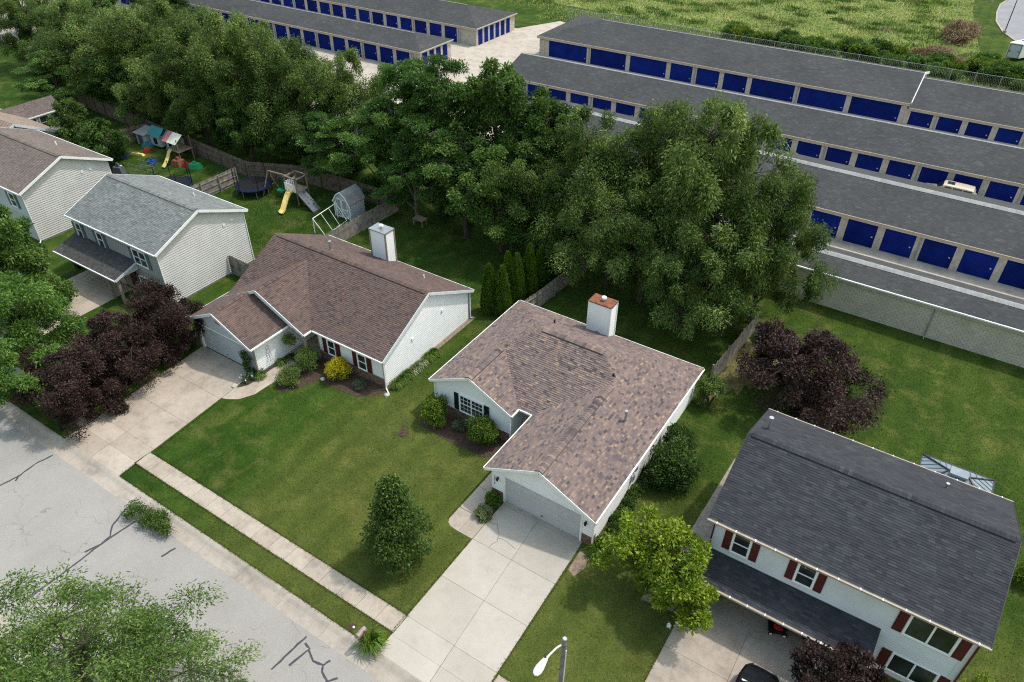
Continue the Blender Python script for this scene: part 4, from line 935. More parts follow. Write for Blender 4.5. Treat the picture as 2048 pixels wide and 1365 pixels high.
def crown_clumps(rg, H, hb, R, kind):
    Cs, Rs, lobes = [], [], []
    nl = {'elm': 9, 'broad': 9, 'locust': 9, 'spread': 9, 'oval': 12}[kind]
    for i in range(nl):
        a = 2*math.pi*(i*.618)+rg.normal()*.3; t = (i+.5)/nl
        if kind == 'spread': rr = R*(.68-.4*t)*rg.uniform(.8, 1.15); z = hb+(H-hb)*(.25+.5*t)
        else:
            rr = R*.62*math.sqrt(max(.02, 1-(t*1.05-.28)**2/.62))*rg.uniform(.75, 1.15)
            if t > .86: rr *= .3
            if kind == 'broad' and i % 4 == 1: rr *= .25
            z = hb+(H-hb)*(.1+.74*t)
        c = np.array((rr*math.cos(a), rr*math.sin(a), z)); lobes.append(c)
        nc = {'elm': 12, 'broad': 12, 'locust': 10, 'spread': 13, 'oval': 15}[kind]
        for j in range(nc):
            q = unit(rg.normal(size=3)); lr = R*rg.uniform(.28, .5)
            cc = c+q*lr*np.array((1, 1, .75 if kind != 'locust' else .5))
            cc[2] = min(cc[2], H-.35*R*.3); cr = R*rg.uniform(*((.09, .19) if kind != 'oval' else (.08, .17)))
            Cs.append(cc); Rs.append({'elm': (cr*.95, cr*.95, cr*1.35), 'broad': (cr, cr, cr*.85), 'locust': (cr*1.25, cr*1.25, cr*.5), 'spread': (cr*1.2, cr*1.2, cr*.7), 'oval': (cr, cr, cr)}[kind])
    return np.array(Cs), np.array(Rs), lobes
def limbs(H, hb, lobes, C, r0, mat, rg, name='trunk', twig=True):
    m = MB(); pts = [np.array((0, 0, -.15))]; n = 5; top = hb+(H-hb)*.55
    for i in range(1, n+1): pts.append(np.array((rg.normal()*.05*H*.1*i**.5, rg.normal()*.05*H*.1*i**.5, top*i/n)))
    rad = [r0*(1.25 if i == 0 else 1-.7*i/n) for i in range(n+1)]
    for i in range(n): m.tube(pts[i], pts[i+1], rad[i], rad[i+1], 8, False)
    for c in lobes:
        s = pts[min(n-1, max(1, int(n*min(.95, (c[2]*.62)/top))))]; mid = (s+c)/2+np.array((rg.normal()*.1, rg.normal()*.1, .15*np.linalg.norm(c-s)))
        m.tube(s, mid, r0*.42, r0*.27, 6, False); m.tube(mid, c, r0*.27, r0*.12, 5, False)
    if twig:
        L = np.array(lobes)
        for c in C:
            j = np.argmin(np.linalg.norm(L-c, axis=1)); m.tube(L[j], c, r0*.12, r0*.04, 4, False)
    V = np.array(m.v); me = bpy.data.meshes.new(name); me.from_pydata(V.tolist(), [], m.f); me.update(); me.materials.append(mat)
    me.polygons.foreach_set('use_smooth', [True]*len(me.polygons)); return me
def tree_meshes(seed, kind, H, hb, R, leafm, n=300, L=.36, Wd=.17, droop=.3, barkm='bark', shell=.4, r0=None, upbias=.25):
    rg = np.random.default_rng(seed); C, Rs, lobes = crown_clumps(rg, H, hb, R, kind)
    V, Fc, r = leaves(rg, C, Rs, n, L, Wd, droop, shell, upbias=upbias)
    if kind == 'elm':      # pendulous outer sprays
        sel = C[rg.choice(len(C), 26, replace=False)]; dv = unit(sel-np.array((0, 0, (H+hb)/2))); o = sel+dv*np.array((1, 1, .2))*R*.16
        V2, F2, r2 = leaves(rg, o-np.array((0, 0, R*.08)), np.tile((R*.10, R*.10, R*.2), (26, 1)), int(n*.4), L, Wd*.8, .9, .6)
        F2 = F2+len(V); V = np.vstack((V, V2)); Fc = np.vstack((Fc, F2)); r = np.concatenate((r, r2))
    cm = npmesh('crown', V, Fc, M[leafm], r)
    return limbs(H, hb, lobes, C, r0 or H*.017, M[barkm], rg), cm
def put_tree(name, label, cat, meshes, x, y, rot=0, sc=(1, 1, 1), group=None, names=('trunk', 'crown')):
    t = thing(name, label, cat, (x, y, 0), group); t.rotation_euler.z = rot; t.scale = sc
    for nm, me in zip(names, meshes): link(nm, me, t)
    return t
V_elm = [tree_meshes(101+i, 'elm', 14, 2.6, 5.0, 'lf_elm', 560, .23, .08, .8) for i in range(3)]
V_loc = [tree_meshes(111+i, 'locust', 13.5, 3.2, 4.6, 'lf_locust', 500, .25, .10, .2, 'bark_pale') for i in range(2)]
V_brd = [tree_meshes(121+i, 'broad', 13, 2.2, 4.6, 'lf_dark', 480, .24, .125, .3) for i in range(2)]
G = 'trees in the row behind the back fences'
row = [  # mesh set, x, y, height, crown radius, label
    (V_elm[0], 1.4, 25.4, 16.6, 6.0, 'tallest drooping elm at the right end of the tree row'),
    (V_elm[1], 5.9, 25.2, 12.9, 4.3, 'drooping elm hanging over the end of the block wall'),
    (V_elm[2], 2.6, 21.8, 9.8, 4.6, 'low drooping elm over the right corner of the middle back yard'),
    (V_elm[1], -3.4, 27.2, 15.0, 5.0, 'elm behind the middle yard with a pale gap at its left'),
    (V_elm[2], -2.4, 23.0, 10.2, 5.0, 'elm reaching out over the shaded middle back yard'),
    (V_elm[0], -8.8, 25.4, 13.6, 5.2, 'willowy elm standing before the second storage roof'),
    (V_elm[1], -5.6, 23.4, 9.8, 4.6, 'small arching elm right of the arborvitae row'),
    (V_elm[2], -13.2, 24.6, 10.8, 4.6, 'weeping elm just behind the arborvitae row'),
    (V_brd[0], -18.6, 26.8, 16.2, 5.2, 'tall dark tree in front of the light concrete yard'),
    (V_brd[1], -14.2, 27.2, 13.4, 4.6, 'dark tree leaning towards the second storage roof'),
    (V_loc[0], -24.3, 26.4, 15.2, 5.0, 'tall flat topped locust with bare inner branches'),
    (V_loc[1], -28.8, 27.0, 14.5, 4.8, 'layered locust left of the tall flat topped one'),
    (V_loc[0], -31.2, 25.4, 10.5, 4.3, 'bright green locust overhanging the white garden shed'),
    (V_brd[0], -19.8, 23.6, 10.5, 4.8, 'dark low tree behind the chimney of the red brown house'),
    (V_loc[1], -25.4, 23.6, 8.4, 3.8, 'small bright locust drooping beside the fence end'),
    (V_brd[1], -15.8, 23.4, 10.2, 4.4, 'dark low tree left of the arborvitae tips'),
    (V_elm[0], -37.6, 28.2, 12.6, 5.0, 'elm behind the climbing frame with roofs showing past it'),
    (V_loc[0], -36.4, 24.8, 8.4, 3.7, 'bright tree overhanging the rock climbing ramp'),
    (V_elm[1], -42.8, 27.6, 12.2, 5.0, 'round elm behind the round trampoline'),
    (V_brd[1], -42.2, 25.2, 6.6, 2.9, 'dark low tree just behind the trampoline'),
    (V_elm[2], -47.8, 27.8, 14.2, 5.6, 'tall elm in front of the dark grey storage roof'),
    (V_elm[0], -52.8, 27.4, 14.4, 5.4, 'tall elm behind the coloured play house'),
    (V_brd[0], -48.4, 24.2, 7.0, 3.4, 'dark low tree in the corner of the cluttered yard'),
    (V_elm[1], -59.2, 26.6, 13.2, 5.4, 'broad elm behind the little white shed'),
    (V_elm[2], -55.6, 24.4, 8.8, 4.0, 'lower elm leaning over the brown back fence'),
    (V_elm[0], -66.6, 28.2, 13.0, 6.2, 'broad elm near the top left corner'),
    (V_elm[1], -64.0, 24.8, 9.2, 4.8, 'lower elm over the long brown fence'),
    (V_elm[2], -73.4, 27.4, 12.2, 6.2, 'yellow green elm left of the long brown fence'),
    (V_brd[1], -70.4, 24.6, 8.4, 4.4, 'dark tree at the far end of the brown fence'),
    (V_elm[0], -80.4, 26.8, 11.4, 6.0, 'elm behind the sun room roof'),
    (V_loc[1], -80.0, 22.0, 7.4, 3.8, 'bright tree beside the sun room roof'),
    (V_elm[1], -88.0, 31.0, 10.4, 5.2, 'elm second from the left end of the tree row'),
    (V_elm[2], -97.0, 30.5, 9.4, 5.2, 'elm at the far left end of the tree row'),
    (V_brd[0], -94.0, 38.0, 9.0, 5.0, 'dark tree behind the left end of the row'),
    (V_elm[0], -60.0, 37.0, 10.0, 4.8, 'elm behind the row beside the left storage roof'),
    (V_elm[1], -72.0, 38.0, 10.0, 5.0, 'elm behind the row at the upper left'),
    (V_elm[0], -104.0, 43.0, 10.5, 5.6, 'elm behind the far left end of the row'), (V_elm[1], -113.0, 37.0, 10.5, 5.6, 'leftmost elm at the picture edge'), (V_brd[1], -97.0, 50.0, 10.0, 5.2, 'dark tree in the very top left corner'),
    (V_elm[2], -84.0, 39.0, 10.0, 5.0, 'elm behind the row in the upper left corner'),
]
BH = {id(V_elm[0]): (14, 5.0), id(V_elm[1]): (14, 5.0), id(V_elm[2]): (14, 5.0), id(V_loc[0]): (13.5, 4.6), id(V_loc[1]): (13.5, 4.6), id(V_brd[0]): (13, 4.6), id(V_brd[1]): (13, 4.6)}
for i, (ms, x, y, H, R, lab) in enumerate(row):
    bh, br = BH[id(ms)]; put_tree('tree', lab, 'tree', ms, x, y, i*2.1, (R/br, R/br, H/bh), G)
# understorey thicket between the trunks
def bush_mesh(seed, R, H, leafm, n=900, L=.1, Wd=.06, k=14, droop=.1, shell=.3, base=.1, name='foliage'):
    rg = np.random.default_rng(seed); C = []; Rs = []
    for i in range(k):
        a = rg.random()*6.283; rr = R*.62*math.sqrt(rg.random()); z = base*H+(H*(.78-base))*(rg.random()**.8)*(1-.45*(rr/R)**2)
        C.append((rr*math.cos(a), rr*math.sin(a), z+.1*H)); q = R*rg.uniform(.28, .42); Rs.append((q, q, q*min(1, H/R*.6)))
    V, Fc, r = leaves(rg, np.array(C), np.array(Rs), n, L, Wd, droop, shell, upbias=.25); V[:, 2] = np.maximum(V[:, 2], .02)
    return npmesh(name, V, Fc, M[leafm], r)
def stems(seed, R, H, mat='bark', n=6):
    rg = random.Random(seed); m = MB()
    for i in range(n):
        a = rg.random()*6.283; m.tube((0.04*math.cos(a), .04*math.sin(a), -.05), (R*.45*math.cos(a), R*.45*math.sin(a), H*.6), .03*H**.5, .01, 5, False)
    me = bpy.data.meshes.new('stems'); me.from_pydata(m.v, [], m.f); me.materials.append(M[mat]); return me
def put_bush(label, fm, sm, x, y, rot=0, sc=1, cat='shrub', name='shrub', group=None):
    t = thing(name, label, cat, (x, y, 0), group); t.rotation_euler.z = rot
    t.scale = sc if isinstance(sc, tuple) else (sc, sc, sc); link('stems', sm, t); link('foliage', fm, t); return t
th = [bush_mesh(201+i, 1.5, 2.2, 'lf_dark', 290, .2, .11) for i in range(2)]; ths = stems(5, 1.5, 2.2)
for i in range(26):
    x = -70+i*2.75; y = 26.5+1.6*math.sin(i*1.7); s = .8+.35*math.sin(i*2.3)
    tag(put_bush('dark thicket shrub between the trunks of the tree row', th[i % 2], ths, x, y, i, s, 'shrub', 'shrub', 'thicket under the tree row'))
# small trees in the yard at the left
V_small = tree_meshes(131, 'broad', 5.6, .8, 2.7, 'lf_elm', 190, .2, .11, .3, r0=.1)
put_tree('tree', 'small bright round tree beside the sun room', 'tree', V_small, -65.4, 15.2, .5, (1, 1, 1.05))
put_tree('tree', 'small darker round tree before the cluttered yard', 'tree', tree_meshes(132, 'broad', 5.2, .6, 2.8, 'lf_dark', 190, .2, .11, .3, r0=.1), -60.0, 14.6, 2, (1, 1, .95))
# front garden tree, dense and pyramidal
def pyramid(seed, H, R, leafm, n, L, Wd, barkm='bark', hb=.35):
    rg = np.random.default_rng(seed); C = []; Rs = []
    for i in range(150):
        t = rg.random()**.85; z = hb+(H-hb)*t; prof = R*(min(1, (t+.08)/.26)**.7)*(1-max(0, t-.18)/.82)**.95+.05
        a = rg.random()*6.283; rr = prof*math.sqrt(rg.random())*.86
        q = .26*R*rg.uniform(.6, 1.1); C.append((rr*math.cos(a), rr*math.sin(a), z)); Rs.append((q, q, q*.9))
    C = np.array(C); V, Fc, r = leaves(rg, C, np.array(Rs), n, L, Wd, .35, .35, upbias=.2)
    lob = [C[i] for i in range(0, 150, 9)]
    return limbs(H, hb, lob, C[::2], .09, M[barkm], rg), npmesh('crown', V, Fc, M[leafm], r)
put_tree('tree', 'dense dark green pyramid shaped tree alone on the front lawn', 'tree', pyramid(141, 5.9, 2.15, 'lf_pear', 135, .15, .085), -2.5, -6.35)
# lime green tree in front of the charcoal house
put_tree('tree', 'lime green leafy tree between the driveways', 'tree', tree_meshes(151, 'broad', 5.0, 1.0, 2.95, 'lf_lime', 330, .18, .1, .25, r0=.13, shell=.3), 10.1, -.8, .7, (1.0, 1.0, .98))
# purple trees
V_pur = [tree_meshes(161+i, 'broad', 5.2, .1, 3.9, 'lf_purple', 420, .15, .085, .25, r0=.16, shell=.35) for i in range(2)]
put_tree('tree', 'wide dark purple tree on the lawn behind the charcoal house', 'tree', V_pur[0], 11.5, 17.9, 0, (1.16, 1.16, 1.05), 'purple leaved trees')
put_tree('tree', 'dark purple tree by the street at the driveway foot', 'tree', V_pur[1], -27.0, -9.2, 1, (.86, .86, .92), 'purple leaved trees')
put_tree('tree', 'dark purple tree halfway along the left driveway', 'tree', V_pur[0], -27.6, -5.4, 2.3, (.94, .94, .98), 'purple leaved trees')
put_tree('tree', 'dark purple tree touching the garage of the red brown house', 'tree', V_pur[1], -28.3, -1.4, 4, (.86, .86, .96), 'purple leaved trees')
put_tree('tree', 'small purple tree at the bottom edge before the charcoal house', 'tree', tree_meshes(165, 'spread', 3.7, .9, 2.2, 'lf_purple', 150, .16, .09, .25, r0=.1), 18.9, -2.1, 1, (1, 1, 1), 'purple leaved trees')
# left foreground greens
put_tree('tree', 'light green feathery locust at the left edge by the street', 'tree', tree_meshes(171, 'broad', 7.9, .3, 4.5, 'lf_fluffy', 620, .18, .075, .5, 'bark_pale', shell=.35), -31.9, -8.5, .4, (1.05, 1.05, 1.0))
put_tree('tree', 'darker maple at the left edge in front of the beige gable', 'tree', tree_meshes(172, 'broad', 8.8, .8, 4.4, 'lf_dark', 460, .22, .13, .3), -41.4, -4.6, .4, (.95, .95, .98))
put_tree('tree', 'airy feathery green tree filling the bottom left corner', 'tree', tree_meshes(173, 'oval', 8.8, 2.0, 5.2, 'lf_feather', 360, .15, .055, .45, shell=.5, r0=.22), -6.3, -20.3, .9, (1.2, .92, 1.0))
put_bush('low green shrub at the corner of the grey house', bush_mesh(174, 1.2, 1.8, 'lf_locust', 260, .14, .07), stems(6, 1.2, 1.8), -46.2, 4.2)
# arborvitae
def arb_mesh(seed, H, R, n=5200):
    rg = np.random.default_rng(seed); t = rg.random(n)**.9; a = rg.random(n)*6.283
    lob = 1+.10*np.sin(a*3+seed)+.08*np.sin(a*7+t*9+seed*2)
    prof = R*np.where(t < .12, .72+t*2.3, (1-(t-.12)/.88)**.62)*lob
    rr = prof*(.80+.24*rg.random(n)); z = .05+t*H
    p = np.stack((rr*np.cos(a), rr*np.sin(a), z), 1); out = np.stack((np.cos(a), np.sin(a), np.zeros(n)), 1)
    d = unit(out*.35+np.array((0, 0, 1.0))+rg.normal(size=(n, 3))*.25); wv = unit(np.cross(d, out+rg.normal(size=(n, 3))*.5))
    ln = rg.uniform(.12, .26, n)[:, None]; wd = rg.uniform(.06, .12, n)[:, None]
    V = np.stack([p, p+d*ln*.5+wv*wd*.5, p+d*ln, p+d*ln*.5-wv*wd*.5], 1).reshape(-1, 3)
    cm = npmesh('crown', V, np.arange(4*n).reshape(-1, 4), M['lf_arb'], np.clip(.45+rg.normal(size=n)*.2, 0, 1))
    m = MB(); m.tube((0, 0, -.05), (0, 0, H*.9), .07, .015, 6, False); m.tube((0, 0, .05), (0, 0, H*.2), R*.5, R*.72, 9, False); m.tube((0, 0, H*.2), (0, 0, H*.92), R*.72, .05, 9, False)
    tm = bpy.data.meshes.new('trunk'); tm.from_pydata(m.v, [], m.f); tm.materials.append(M['bark']); return tm, cm
AV = [arb_mesh(181+i, 4.2, .72) for i in range(3)]
for i, (x, y, s, h, lab) in enumerate([(-11.5, 15.2, 1, 1.0, 'arborvitae nearest the white gable wall'), (-10.5, 15.55, 1, 1.0, 'second arborvitae of the row, nearest the brown roof'), (-10.35, 17.3, .95, 1.06, 'tall narrow arborvitae in the middle of the row'),
                                      (-11.4, 17.6, .9, .98, 'arborvitae hidden behind the front pair'), (-10.2, 18.9, 1, 1.08, 'tallest arborvitae at the middle of the row'), (-10.1, 20.5, 1.05, .86, 'broad shorter arborvitae by the fence'),
                                      (-10.9, 20.3, .7, .62, 'smallest arborvitae in the row'), (-10.0, 22.2, 1.05, .85, 'last but one arborvitae in deep shade'), (-9.7, 23.4, 1, .8, 'farthest arborvitae in deep shade')]):
    put_tree('arborvitae', lab, 'arborvitae', AV[i % 3], x, y, i*1.3, (s, s, h), 'arborvitae along the fence')
# ------------------------------------------------------------------ garden shrubs
ball = bush_mesh(211, .95, 1.45, 'lf_box', 620, .075, .05, 22, .0, .22, .25); st1 = stems(7, .7, 1)
put_bush('clipped round green shrub beside the porch post', ball, st1, -18.2, 2.5, 0, (1.0, 1.0, 1.0))
put_bush('low spreading green shrub beside the curved path', bush_mesh(212, 1.15, .95, 'lf_box', 600, .075, .05, 24, .0, .25, .1), st1, -18.05, .75)
put_bush('golden yellow shrub under the red shuttered windows', bush_mesh(213, .95, 1.5, 'lf_yellow', 520, .085, .06, 22, .0, .25, .25), st1, -15.6, 2.75)
put_bush('small grey green shrub near the house corner', bush_mesh(214, .55, .55, 'lf_grey', 300, .07, .035, 12, .0, .3, .05), st1, -13.75, 2.85, 0, 1)
br = bush_mesh(215, 1.1, 1.7, 'lf_bright', 560, .14, .06, 22, .45, .28, .1)
put_bush('bright green shrub left of the black shuttered window', br, st1, -7.35, 3.0, 0, (1, 1, 1.05))
put_bush('bright green shrub right of the black shuttered window', br, st1, -3.75, 3.15, 2, (1.1, 1.05, 1.1))
put_bush('small silvery shrub under the black shuttered window', bush_mesh(216, .5, .8, 'lf_grey', 330, .08, .03, 12, .1, .3, .1), st1, -5.7, 3.35)
put_bush('pale variegated shrub beside the middle driveway', bush_mesh(217, .55, .6, 'lf_varieg', 420, .11, .04, 14, .3, .3, .1), st1, -.45, -1.55)
put_bush('dark green mound beside the left garage pier', bush_mesh(218, .55, .8, 'lf_lily', 500, .1, .05, 14, .1, .25, .1), st1, -.42, -.55, 0, (1, 1, 1))
put_bush('pale leaved plant tucked behind the dark mound', bush_mesh(219, .4, .8, 'lf_varieg', 300, .09, .05, 10, .1, .3, .1), st1, -.75, .75)
put_bush('big dark green shrub beside the middle house', bush_mesh(220, 1.75, 2.5, 'lf_pear', 620, .13, .075, 34, .1, .3, .05), stems(8, 1.7, 2.4), 7.35, 6.9, 0, (1, 1.15, 1))
put_bush('dark green shrub against the side wall', bush_mesh(221, 1.1, 2.2, 'lf_pear', 520, .13, .075, 24, .1, .3, .05), stems(8, 1.1, 2), 6.75, 9.0, 1)
put_bush('tall loose shrub at the rear corner of the middle house', bush_mesh(222, 1.05, 2.4, 'lf_elm', 230, .15, .06, 20, .1, .5, .1), stems(9, 1.0, 2.4, n=10), 6.75, 14.4)
put_bush('round green shrub at the right edge beyond the charcoal house', bush_mesh(223, .9, 1.2, 'lf_bright', 420, .1, .05, 16, .1, .3, .1), st1, 25.5, 10.4)
put_bush('bright green shrub at the bottom right corner of the house', bush_mesh(224, 1.1, 1.6, 'lf_bright', 420, .12, .05, 16, .1, .3, .1), st1, 24.4, 1.9)
def lily(seed, n, R, H, leafm, wd=.03):
    rg = np.random.default_rng(seed); V = []; 
    for i in range(n):
        a = rg.random()*6.283; b = rg.uniform(0, .25*R); L = R*rg.uniform(.5, 1.1); h = H*rg.uniform(.6, 1.1); p0 = np.array((b*math.cos(a+rg.normal()), b*math.sin(a+rg.normal()), 0)); o = np.array((math.cos(a), math.sin(a), 0)); s = np.array((-o[1], o[0], 0))*wd*rg.uniform(.7, 1.2)
        q = [p0, p0+o*L*.45+np.array((0, 0, h)), p0+o*L+np.array((0, 0, h*.45))]
        V += [q[0]-s, q[0]+s, q[1]+s*.9, q[1]-s*.9, q[1]-s*.9, q[1]+s*.9, q[2]+s*.15, q[2]-s*.15]
    V = np.array(V); return npmesh('foliage', V, np.arange(len(V)).reshape(-1, 4), M[leafm], np.clip(.5+np.repeat(rg.normal(size=n)*.2, 2), 0, 1))
def put_plant(label, me, x, y, rot=0, sc=1, group=None, loc=0):
    t = thing('leafy_plant', label, 'plant', (x, y, loc), group); t.rotation_euler.z = rot; t.scale = (sc,)*3 if not isinstance(sc, tuple) else sc; link('foliage', me, t); return t
LL = [lily(231+i, 230, .75, .7, 'lf_lily') for i in range(2)]
put_plant('grassy daylily clump beside the mailbox', LL[0], -.42, -11.0, 0, 1.05)
for i in range(5): put_plant('strappy green daylily along the white gable wall', LL[i % 2], -11.75, 4.3+i*.62+(1.7 if i > 2 else 0), i*1.1, .72, 'daylilies along the white gable wall')
VR = lily(235, 200, .6, .5, 'lf_varieg', .03)
for i in range(3): put_plant('pale variegated plant among the daylilies', VR, -11.75, 5.95+i*.55, i, .85, 'variegated plants along the white gable wall')
put_plant('low strappy plant by the white garage wall', LL[1], -20.15, -.15, 0, .62); put_plant('low strappy plant near the porch', LL[0], -20.05, 1.7, 1, .62)
put_plant('dark strappy plant at the porch corner', lily(236, 160, .55, .45, 'lf_pear'), -19.9, 2.6, 1, .8)
iv = [bush_mesh(241+i, .55, .4, 'lf_dark', 170, .09, .06, 10, .0, .3, .0) for i in range(2)]
for i in range(11): put_bush('low ivy mound along the right wall of the middle house', iv[i % 2], st1, 6.05+.12*math.sin(i*2.1), .7+i*.72, i, (1, 1.1, .8+.3*abs(math.sin(i))), 'ground cover', 'ivy_mound', 'ivy along the side wall')
put_plant('strappy plant at the right garage corner', LL[0], 6.15, -.35, .5, .85)
put_plant('second strappy plant at the right garage corner', LL[1], 6.45, .35, .5, .7)
# climbing plant at the garage corner of B
rg = np.random.default_rng(251); C = [(-.0+rg.normal()*.12, -.05+rg.normal()*.1, z) for z in np.linspace(.15, 2.0, 16)]+[(.15+rg.normal()*.3, -.4+rg.normal()*.3, .25) for _ in range(8)]
V, Fc, r = leaves(rg, np.array(C), np.tile((.24, .2, .2), (24, 1)), 110, .1, .075, .2, .4)
t = thing('climbing_plant', 'dark flowering climber on the garage corner of the red brown house', 'plant', (-21.0, -.3, 0)); link('foliage', npmesh('foliage', V, Fc, M['lf_morning'], r), t)
m = MB(); m.box(-21.04, -20.96, -.16, -.13, 0, 2.0); m.box(-21.25, -20.75, -.16, -.13, 1.2, 1.24); m.box(-21.25, -20.75, -.16, -.13, .6, .64); m.build('trellis', M['taupe'], t)
m = MB(); rgr = random.Random(4)
for i in range(14):
    x, y = -20.9+rgr.uniform(-.4, .5), -.8+rgr.uniform(-.4, .4); m.tube((x, y, .28), (x, y, .33), .05, .03, 6)
m.build('flower', M['flower_w'], t)
def rock(label, x, y, s, mat='rock'):
    rg = np.random.default_rng(int(abs(x*100))); import bmesh
    bm = bmesh.new(); bmesh.ops.create_icosphere(bm, subdivisions=2, radius=s)
    for v in bm.verts: v.co *= 1+rg.normal()*.07; v.co.z = max(-.3*s, v.co.z*.7)
    me = bpy.data.meshes.new('rock'); bm.to_mesh(me); bm.free(); me.materials.append(M[mat]); o = link('rock', me, None, (x, y, s*.25)); return tag(o, label, 'rock')
rock('pale garden rock at the corner of the left driveway', -20.95, -1.75, .2); rock('grey garden rock under the golden shrub', -16.5, 2.1, .17); rock('pale splash rock under the corner downspout', -11.7, 3.25, .2)
# hanging basket under the porch eave
t = thing('hanging_basket', 'green fern basket hanging beside the porch', 'plant basket', (-19.9, 2.65, 2.45))
V, Fc, r = leaves(np.random.default_rng(253), np.array([(0, 0, -.75), (0, 0, -.62)]), np.tile((.42, .42, .3), (2, 1)), 420, .16, .05, .5, .5); link('foliage', npmesh('foliage', V, Fc, M['lf_lily'], r), t)
m = MB(); m.tube((-19.9, 2.65, 1.55), (-19.9, 2.65, 1.72), .12, .19, 10); m.tube((-19.9, 2.65, 1.72), (-19.9, 2.65, 2.45), .008, .008, 4); m.build('basket', M['taupe'], t)
# wire trellis ornament on the white wall
m = MB()
for i in range(12):
    a0_, a1_ = i*math.pi/6, (i+1)*math.pi/6; m.tube((-20.52, 1.15+.16*math.cos(a0_), 1.35+.2*math.sin(a0_)), (-20.52, 1.15+.16*math.cos(a1_), 1.35+.2*math.sin(a1_)), .012, .012, 4); m.tube((-20.52, 1.15+.13*math.cos(a0_), 1.7+.14*math.sin(a0_)), (-20.52, 1.15+.13*math.cos(a1_), 1.7+.14*math.sin(a1_)), .012, .012, 4)
m.tube((-20.5, 1.15, .1), (-20.5, 1.15, 1.15), .014, .014, 4); m.tube((-20.5, .85, .1), (-20.52, 1.0, 1.25), .012, .012, 4); m.tube((-20.5, 1.45, .1), (-20.52, 1.3, 1.25), .012, .012, 4)
tag(m.build('wire_trellis', M['metal'], None, (-20.5, 1.15, 0)), 'curled wire trellis against the white garage wall', 'trellis')
# young sapling in its mulch ring
t = thing('sapling', 'bare young sapling in a small mulch ring on the lawn', 'tree', (-8.5, 1.1, 0))
m = MB(); m.prism([(-8.5+.36*math.cos(a), 1.1+.34*math.sin(a)) for a in np.linspace(0, 6.283, 15)[:-1]], -.02, .03); m.build('mulch_ring', M['mulch'], t)
m = MB(); m.tube((-8.5, 1.1, 0), (-8.48, 1.12, 1.5), .018, .008, 5)
for i in range(9): a = i*2.4; z = .6+i*.09; m.tube((-8.49, 1.11, z), (-8.49+.35*math.cos(a), 1.11+.35*math.sin(a), z+.35), .007, .003, 4)
m.build('trunk', M['bark_pale'], t)
V, Fc, r = leaves(np.random.default_rng(254), np.array([(0, 0, 1.2)]), np.array([(.4, .4, .45)]), 60, .06, .03, .1, .5); link('crown', npmesh('crown', V, Fc, M['lf_lily'], r), t)
# cut branches lying at the kerb
t = thing('branch_pile', 'pile of freshly cut leafy branches lying on the kerb', 'branch pile', (-15.7, -11.9, 0))
rg = np.random.default_rng(256); C = np.stack((np.linspace(-1.5, 1.5, 22)+rg.normal(size=22)*.2, rg.normal(size=22)*.33-.1, .2+rg.random(22)*.3), 1)
V, Fc, r = leaves(rg, C, np.tile((.42, .36, .22), (22, 1)), 230, .13, .05, .15, .5); V[:, 2] = np.maximum(V[:, 2], -.1); link('foliage', npmesh('foliage', V, Fc, M['lf_pear'], r), t)
m = MB(); rgr = random.Random(9)
for i in range(16):
    x = -15.7+rgr.uniform(-1.5, 1.2); y = -11.8+rgr.uniform(-.3, .4); a = rgr.uniform(-.5, .5); m.tube((x, y, .12+rgr.random()*.3), (x+1.0*math.cos(a), y+1.0*math.sin(a), .15+rgr.random()*.4), .02, .008, 5)
m.build('branch', M['bark_pale'], t)
# ------------------------------------------------------------------ wooden fences, each picket its own object
PICK = {}
def picket_mesh(h, wd, mat):
    k = (round(h, 2), mat)
    if k not in PICK:
        L = []
        for v in range(3):
            m = MB(); hh = h+(v-1)*.02; a, b = -wd/2, wd/2; q = [(a, 0), (b, 0), (b, hh-.05), (b-.03, hh), (a+.03, hh), (a, hh-.05)]
            n = 6; A = [(s, -.009, z) for s, z in q]; B = [(s, .009, z) for s, z in q]
            m.poly(A); m.poly(B[::-1])
            for i in range(n): m.poly([A[i-1], A[i], B[i], B[i-1]])
            me = bpy.data.meshes.new('picket'); me.from_pydata(m.v, [], m.f); me.materials.append(M[mat]); L.append(me)
        PICK[k] = L
    return PICK[k]
def fence(label, a, b, h=1.75, mat='wood_grey', wd=.14, railside=1, gap=.008, posts=2.4):
    a = np.array(a, float); b = np.array(b, float); L = np.hypot(*(b-a)); d = (b-a)/L; ang = math.atan2(d[1], d[0]); nrm = np.array((-d[1], d[0]))
    t = thing('wooden_fence', label, 'fence', (*((a+b)/2), 0)); ms = picket_mesh(h, wd, mat); o0 = ORG[t]
    n = int(L/(wd+gap)); rg = random.Random(int(L*100))
    for i in range(n):
        p = a+d*((i+.5)*L/n); o = link('picket', rg.choice(ms), t); o.location = (p[0]-o0[0], p[1]-o0[1], .04+rg.uniform(-.015, .015)); o.rotation_euler = (rg.uniform(-.012, .012), rg.uniform(-.012, .012), ang)
    for z in (.35, h*.52, h-.25):
        q = a+nrm*railside*.04; e = b+nrm*railside*.04; m = MB(); m.beam((*q, z), (*e, z), .045, .09); m.build('rail', M[mat], t)
    k = max(1, int(round(L/posts)))
    for i in range(k+1):
        p = a+d*(L*i/k)+nrm*railside*.09; m = MB(); m.box(p[0]-.05, p[0]+.05, p[1]-.05, p[1]+.05, -.1, h+.03); m.build('post', M[mat], t)
fence('weathered picket fence beside the white garden shed', (-28.6, 13.9), (-28.2, 24.2), 1.6)
fence('weathered fence between the arborvitae and the middle yard', (-9.15, 13.9), (-8.6, 17.5), 1.6, railside=-1)
fence('shaded fence running back from the arborvitae row', (-8.6, 17.5), (-8.2, 24.6), 1.6, railside=-1)
fence('fence on the right side of the middle back yard', (6.1, 16.4), (6.6, 24.2), 1.75, railside=1)
